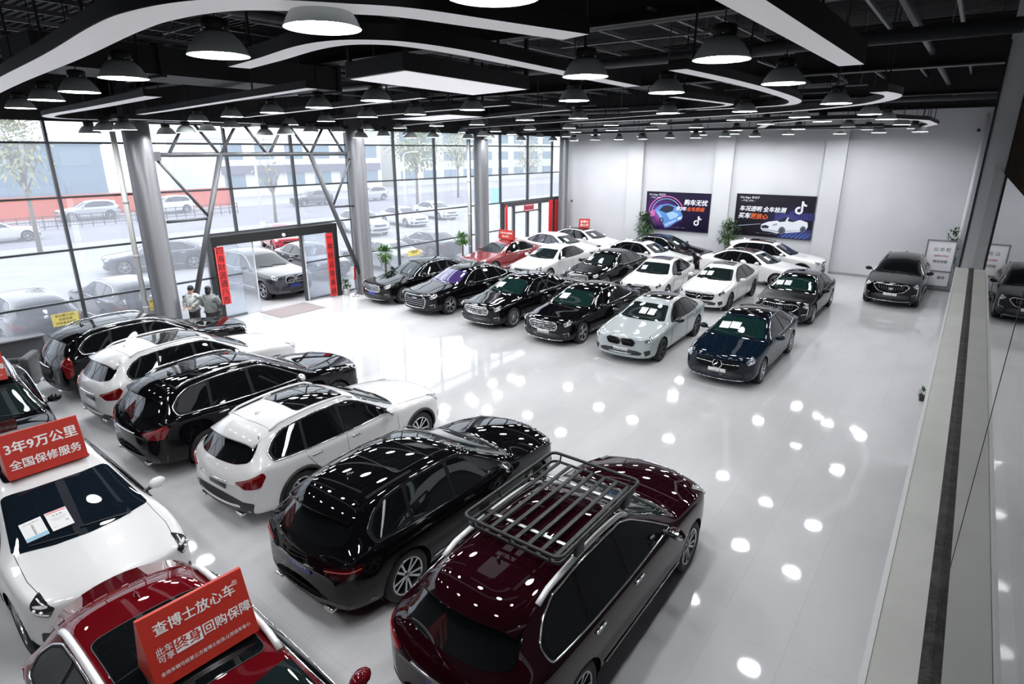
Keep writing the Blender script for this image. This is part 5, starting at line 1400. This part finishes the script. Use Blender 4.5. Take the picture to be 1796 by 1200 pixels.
# red stand sign by the entrance
e = empty('stand_sign', (-19.50, 15.36, 0), math.radians(-52), 'small red sign on a thin stand beside the second column', 'sign')
t = MB()
for x in (-.17, .17):
    t.tube([(x, 0, .03), (x, 0, 1.22)], .012, 8); t.tube([(x, -.13, .015), (x, .13, .015)], .014, 8)
t.tube([(-.17, 0, 1.22), (.17, 0, 1.22)], .012, 8); t.build('stand', ALU, e)
t = MB(); t.bbox((0, .006, .93), (.36, .02, .50), .006); b = t.build('sign_board', SIGNR, e)
text_mesh('高价', .15, 'lettering', SIGNW, b, frame((0, -.008, .97), (1, 0, 0), (0, 0, 1)), bold=.015); text_mesh('收车', .10, 'lettering', SIGNW, b, frame((0, -.008, .80), (1, 0, 0), (0, 0, 1)), bold=.01)

# white framed notice board in the far right corner
e = empty('notice_board', (-.66, 30.95, 0), 0, 'white notice board in a grey frame in the far right corner', 'notice board')
t = MB()
for x in (-.50, .50): t.box((x, 0, 1.12), (.05, .05, 1.95))
for z in (.16, .80, 2.08): t.box((0, 0, z), (1.0, .05, .05))
t.box((0, .02, .08), (1.25, .34, .10)); t.build('board_frame', mat('grey_board_frame', (.20, .21, .23), .4), e)
t = MB(); t.box((0, .005, 1.44), (.95, .02, 1.24)); p1 = t.build('upper_panel', WHITEP, e)
t = MB(); t.box((0, .005, .48), (.95, .02, .60)); p2 = t.build('lower_panel', WHITEP, e)
MN = frame((0, -.008, 0), (1, 0, 0), (0, 0, 1))
text_mesh('公 示 栏', .17, 'lettering', INK, p1, MN @ Matrix.Translation((.05, 1.70, 0)), bold=.01)
text_mesh('监督投诉电话', .085, 'lettering', mat('red_print', (.5, .05, .08), .5), p1, MN @ Matrix.Translation((.05, 1.44, 0)), bold=.01)
text_mesh('诚信经营', .13, 'lettering', INK, p1, MN @ Matrix.Translation((.05, 1.20, 0)), bold=.01); text_mesh('服务', .14, 'lettering', INK, p2, MN @ Matrix.Translation((.2, .52, 0)), bold=.01)

# ------------------------------------------------------------------ seating corner at the left edge
LEATH = mat('grey_leather', (.05, .052, .057), .42, noise=(6, (.062, .064, .07)))
def armchair(name, loc, rz, label):
    e = empty(name, loc, rz, label, 'armchair')
    t = MB(); t.bbox((0, 0, .24), (.82, .80, .30), .05); t.build('base', LEATH, e)
    t = MB(); t.bbox((.04, 0, .46), (.66, .56, .16), .06); t.build('seat_cushion', LEATH, e)
    t = MB(); t.bbox((-.34, 0, .56), (.20, .80, .56), .07); t.build('backrest', LEATH, e)
    for s in (1, -1):
        t = MB(); t.bbox((.03, s * .36, .46), (.76, .14, .38), .06); t.build('armrest', LEATH, e)
    for x in (-.32, .32):
        for y in (-.32, .32):
            t = MB(); t.tube([(x, y, 0), (x, y, .10)], .025, 8); t.build('leg', CHROME, e)
armchair('armchair', (-18.40, 3.80, 0), math.radians(-125), 'grey leather armchair beside the black car nearest the windows')
armchair('armchair', (-19.1, 2.5, 0), math.radians(-55), 'grey leather armchair at the left edge behind the nearer one')
e = empty('reception_counter', (-19.85, 3.95, 0), 0, 'grey counter by the left windows', 'counter')
t = MB(); t.bbox((0, 0, .44), (.55, 1.7, .88), .01); t.build('cabinet', mat('grey_counter', (.06, .06, .066), .4), e)
t = MB(); t.bbox((.02, 0, .90), (.66, 1.8, .04), .01); t.build('countertop', mat('grey_counter_top', (.13, .13, .14), .3), e)

# ------------------------------------------------------------------ two people beyond the black car
SKIN = mat('skin', (.52, .32, .24), .5)
HAIR = mat('black_hair', (.008, .008, .009), .55)
JACK = mat('grey_jacket', (.17, .18, .18), .75, noise=(14, (.21, .22, .22)), bump=(12, .4))
TROU = mat('dark_trousers', (.02, .02, .024), .7)
SHOE = mat('black_shoe', (.012, .012, .012), .5)
CAMO = mat('white_black_jacket', (.62, .64, .63), .7, noise=(7.5, (.02, .02, .02), 1))
def skin_mesh(name, verts, edges, radii, m, parent, lvl=2, root=0):
    me = bpy.data.meshes.new(name); me.from_pydata(verts, edges, []); me.materials.append(m)
    o = bpy.data.objects.new(name, me); COL.objects.link(o); o.parent = parent
    sk = o.modifiers.new('skin', 'SKIN'); sk.use_smooth_shade = True
    if not me.skin_vertices: pass
    for i, r in enumerate(radii):
        d = me.skin_vertices[0].data[i]; d.radius = r if isinstance(r, tuple) else (r, r); d.use_root = (i == root)
    ss = o.modifiers.new('sub', 'SUBSURF'); ss.levels = lvl; ss.render_levels = lvl
    return o
def person(loc, rz, label, jacket, hands, Hh=1.66, lean=.0):
    """hands: positions of (left, right) wrist, local, +x is where the person looks"""
    k = Hh / 1.75; e = empty('person', loc, rz, label, 'person')
    def S_(v): return tuple(c * k for c in v)
    V = [(0, 0, .98), (0, 0, 1.20), (.0, 0, 1.40), (.02, 0, 1.52), (.035, 0, 1.60), (.03, 0, 1.69)]; R_ = [(.14, .11), (.135, .105), (.14, .10), .055, (.082, .095), (.06, .08)]
    E = [(0, 1), (1, 2), (2, 3), (3, 4), (4, 5)]
    hips = []
    for s in (1, -1):
        b = len(V); V += [(0, s * .10, .90), (.02, s * .105, .50), (-.02, s * .11, .10), (.10, s * .125, .045)]; R_ += [(.095, .095), .066, .045, (.04, .035)]; E += [(0, b), (b, b + 1), (b + 1, b + 2), (b + 2, b + 3)]
        sh = (0, s * .185, 1.42); hd = Vector(hands[0 if s > 0 else 1]); mid = (Vector(sh) + hd) / 2 + Vector((-.08, s * .09, -.05))
        b = len(V); V += [sh, tuple(mid), tuple(hd)]; R_ += [.062, .047, .034]; E += [(2, b), (b, b + 1), (b + 1, b + 2)]
    body = skin_mesh('body', [S_(v) for v in V], E, [tuple(c * k for c in r) if isinstance(r, tuple) else r * k for r in R_], SKIN, e)
    # jacket follows torso and arms a little larger, trousers the legs
    JV = [(0, 0, .86), (0, 0, 1.05), (0, 0, 1.25), (0, 0, 1.42), (.015, 0, 1.50)]; JR = [(.25, .21), (.25, .20), (.235, .185), (.19, .14), (.085, .08)]; JE = [(0, 1), (1, 2), (2, 3), (3, 4)]
    for s in (1, -1):
        sh = (0, s * .19, 1.415); hd = Vector(hands[0 if s > 0 else 1]); mid = (Vector(sh) + hd) / 2 + Vector((-.08, s * .09, -.05)); cuff = mid.lerp(hd, .82)
        b = len(JV); JV += [sh, tuple(mid), tuple(cuff)]; JR += [.105, .092, .066]; JE += [(3, b), (b, b + 1), (b + 1, b + 2)]
    skin_mesh('jacket', [S_(v) for v in JV], JE, [tuple(c * k for c in r) if isinstance(r, tuple) else r * k for r in JR], jacket, e)
    TV = [(0, 0, .96)]; TR = [(.15, .125)]; TE = []
    for s in (1, -1):
        b = len(TV); TV += [(0, s * .10, .86), (.02, s * .105, .50), (-.02, s * .11, .11)]; TR += [.105, .082, .066]; TE += [(0, b), (b, b + 1), (b + 1, b + 2)]
    skin_mesh('trousers', [S_(v) for v in TV], TE, [tuple(c * k for c in r) if isinstance(r, tuple) else r * k for r in TR], TROU, e)
    for s in (1, -1):
        t = MB(); t.bbox(S_((.06, s * .12, .045)), S_((.27, .10, .088)), .03); t.build('shoe', SHOE, e)
        hd = Vector(hands[0 if s > 0 else 1]); el = (Vector((0, s * .185, 1.42)) + hd) / 2 + Vector((-.08, s * .09, -.05)); d = (hd - el).normalized()
        sv = [tuple(hd * k)]; sr = [.028 * k]; se = []
        pal = hd + d * .055; sv.append(tuple(pal * k)); sr.append(.036 * k); se.append((0, 1))
        side = d.cross(Vector((0, 0, 1))).normalized(); dn = d.cross(side)
        for q, (o_, L_) in enumerate(((-.030, .070), (-.010, .080), (.010, .076), (.030, .060))):
            b = len(sv); base = pal + d * .035 + side * o_
            for f_ in (0, .55, 1.0): sv.append(tuple((base + d * L_ * f_ + dn * (-.03 * f_ * f_)) * k)); sr.append((.0095 - .002 * f_) * k)
            se += [(1, b), (b, b + 1), (b + 1, b + 2)]
        b = len(sv); tb_ = hd + d * .02 + side * (-s * .03)
        for f_ in (0, .6, 1.0): sv.append(tuple((tb_ + d * .06 * f_ + side * (-s * .022 * f_)) * k)); sr.append((.012 - .003 * f_) * k)
        se += [(0, b), (b, b + 1), (b + 1, b + 2)]
        skin_mesh('hand', sv, se, sr, SKIN, e, 1)
    # hair and face
    t = MB(); t.ball(S_((.012, 0, 1.672)), tuple(c * k for c in (.112, .092, .112)), 16)
    t.ball(S_((-.035, 0, 1.60)), tuple(c * k for c in (.085, .090, .115)), 14); t.build('hair', HAIR, e)
    t = MB(); t.ball(S_((.118, 0, 1.60)), tuple(c * k for c in (.022, .014, .026)), 8); t.build('nose', SKIN, e)
    for s in (1, -1):
        t = MB(); t.ball(S_((.106, s * .032, 1.632)), tuple(c * k for c in (.010, .015, .010)), 8); t.build('eye', INK, e)
        t = MB(); t.ball(S_((.025, s * .092, 1.612)), tuple(c * k for c in (.022, .012, .032)), 8); t.build('ear', SKIN, e)
    t = MB(); t.ball(S_((.106, 0, 1.555)), tuple(c * k for c in (.010, .026, .007)), 8); t.build('mouth', mat('lips', (.35, .12, .11), .5), e)
    return e
p1 = person((-18.45, 8.88, 0), math.radians(128), 'person in a grey jacket with tied black hair seen from behind by the first column', JACK, ((.22, .20, 1.02), (.30, -.16, 1.12)), 1.66)
t = MB(); t.ball((-.085, 0, 1.64), (.055, .055, .055), 12); t.build('hair_bun', HAIR, p1)
t = MB(); t.tube([(-.12, .12, 1.40), (-.17, -.02, 1.22), (-.15, -.16, 1.02), (-.06, -.24, .92)], .010, 6); sb = t.build('bag_strap', BLACKP, p1)
t = MB(); t.bbox((-.02, -.27, .86), (.22, .09, .18), .03); t.build('shoulder_bag', BLACKP, p1)
person((-19.08, 8.66, 0), math.radians(-60), 'person in a white and black patterned jacket beside the first column', CAMO, ((.28, .10, 1.08), (.26, -.14, 1.06)), 1.64)

# ------------------------------------------------------------------ out of doors
CONC = mat('pale_concrete', (.36, .355, .36), .8, noise=(.4, (.42, .415, .42)))
ROAD = mat('grey_road', (.25, .24, .27), .8, noise=(.3, (.29, .28, .31)))
t = MB(); t.box((-33, 20, -.06), (25, 160, .10)); S(t.build('ground_outside', CONC))
t = MB(); t.box((-53.5, 25, -.07), (16, 190, .10)); S(t.build('street', ROAD))
t = MB(); t.box((-85, 30, -.06), (47, 220, .10)); S(t.build('pavement', CONC))
ORH = mat('orange_hoarding', (.62, .10, .045), .6)
t = MB(); t.box((-64, 13, .95), (.12, 44, 1.9))
for k in range(18): t.box((-63.93, -8 + 2.5 * k, .95), (.06, .10, 1.9))
tag(t.build('hoarding', ORH), 'orange hoarding along the far side of the street', 'hoarding')
def building(c, s, wallm, label, nx=0, nz=0, wm=None, band=None):
    e = empty('building', (c[0], c[1], 0), 0, label, 'building')
    t = MB(); t.box((0, 0, s[2] / 2), s); t.build('wall', wallm, e)
    t = MB(); t.box((0, 0, s[2] + .15), (s[0] + .3, s[1] + .3, .3)); t.build('roof_edge', wallm, e)
    for i in range(nx):
        for j in range(nz):
            y = -s[1] / 2 + (i + .5) * s[1] / nx; z = (j + .55) * s[2] / nz
            t = MB(); t.box((s[0] / 2 + .01, y, z), (.08, s[1] / nx * .62, s[2] / nz * .5)); t.build('window', wm, e)
    if band:
        t = MB(); t.box((s[0] / 2 + .2, 0, band[0]), (.5, s[1] * .96, band[1])); t.build('shop_sign', band[2], e)
BW = mat('building_glass', (.16, .24, .30), .2)
building((-86, 6, 0), (12, 46, 6.2), mat('blue_grey_building', (.15, .23, .30), .5), 'low blue grey building behind the orange hoarding', 9, 2, BW)
building((-120, -5, 0), (14, 40, 17), mat('pale_tower', (.50, .56, .60), .6), 'tall pale building beyond the blue grey one', 8, 5, BW)
building((-80, 52, 0), (12, 26, 7), mat('white_shop', (.70, .70, .70), .6), 'white shop building across the street behind the entrance', 6, 2, BW, (3.3, 1.0, mat('grey_shop_band', (.16, .15, .20), .6)))
building((-82, 92, 0), (14, 46, 12), mat('cream_building', (.60, .60, .55), .6), 'cream building across the street behind the big green tree', 9, 4, BW)
building((-60, 128, 0), (14, 20, 10), MATS['white_shop'], 'white building far up the street', 5, 3, BW)
TL1 = mat('street_tree_leaf', (.16, .22, .06), .6, noise=(.8, (.24, .30, .10)))
TL2 = mat('pale_tree_leaf', (.30, .32, .14), .6, noise=(.8, (.40, .40, .22)))
def tree(loc, hgt, r, n, lm, label, seed, crown=.62, L=.35):
    rnd = random.Random(seed); e = empty('street_tree', loc, 0, label, 'tree')
    t = MB(); cz = hgt * crown; t.tube([(0, 0, 0), (.05, .03, cz * .5), (0, 0, cz)], [.14, .11, .08], 8)
    for k in range(11):
        a = k * 2.4; z = cz * (.62 + .05 * (k % 6)); d = Vector((math.cos(a) * r * .8, math.sin(a) * r * .8, hgt * .30)); t.tube([(0, 0, z), Vector((0, 0, z)) + d * .5 + Vector((0, 0, .1)), Vector((0, 0, z)) + d], [.05, .03, .012], 5)
        for q in (.4, .7):
            b = Vector((0, 0, z)) + d * q; t.tube([b, b + Vector((rnd.uniform(-.6, .6), rnd.uniform(-.6, .6), .6))], [.02, .006], 4)
    t.build('trunk', BARK, e)
    if n: foliage(rnd, (0, 0, hgt * .72), (r, r, hgt * .30), n, L, L * .5).build('crown', lm, e)
tree((-43, 11.4, 0), 8.5, 1.8, 900, TL2, 'pale leafy tree at the left edge of the street', 11)
tree((-46, 28.6, 0), 6.8, 1.6, 60, TL2, 'nearly bare tree across the forecourt behind the truss', 12, .5)
tree((-44, 43, 0), 8.6, 3.0, 1700, TL1, 'big green tree behind the windows right of the second column', 13)
tree((-52, 58, 0), 8.5, 2.8, 900, TL2, 'pale tree behind the windows left of the third column', 14)
tree((-44, 62, 0), 7, 2.0, 500, TL2, 'pale tree seen above the glass side door', 15)
POLEW = mat('white_street_pole', (.72, .72, .74), .4)
def lamp_post(loc, h, label):
    e = empty('street_lamp', loc, 0, label, 'street lamp')
    t = MB(); t.tube([(0, 0, 0), (0, 0, h)], [.10, .06], 10); t.tube([(0, 0, h), (0, .3, h + .25), (0, 1.2, h + .35)], .04, 8); t.build('pole', POLEW, e)
    t = MB(); t.bbox((0, 1.45, h + .34), (.22, .6, .10), .03); t.build('lamp_head', POLEW, e)
    t = MB(); t.bbox((0, 0, .3), (.28, .28, .6), .03); t.build('base', POLEW, e)
lamp_post((-43.5, 16.6, 0), 4.9, 'white street lamp left of the white drain pipe')
lamp_post((-42, 25.0, 0), 7.5, 'white street lamp behind the truss')
lamp_post((-41, 38.6, 0), 5.2, 'white street lamp under the big green tree')
lamp_post((-42, 41.5, 0), 4.6, 'shorter white street lamp under the big green tree')
t = MB()
for k in range(29):
    y = 8 + k * .8
    t.bar((-55, y, 0), (-55, y, 1.0), .05)
for z in (.2, .62, .95): t.bar((-55, 8, z), (-55, 30.4, z), .05)
for k in range(110): t.bar((-55, 8.1 + k * .2, .2), (-55, 8.1 + k * .2, .62), .02)
tag(t.build('street_fence', mat('black_fence', (.03, .03, .035), .5)), 'low black railing along the middle of the street', 'fence')
e = empty('site_board', (-34, 43.0, 0), 0, 'pale teal board on posts outside left of the glass side door', 'board')
t = MB(); t.box((0, 0, 1.75), (.06, 1.3, 1.4)); t.build('board_panel', mat('teal_board', (.18, .50, .55), .5), e)
for y in (-.6, .6):
    t = MB(); t.box((-.04, y, 1.2), (.06, .06, 2.4)); t.build('post', POLEW, e)
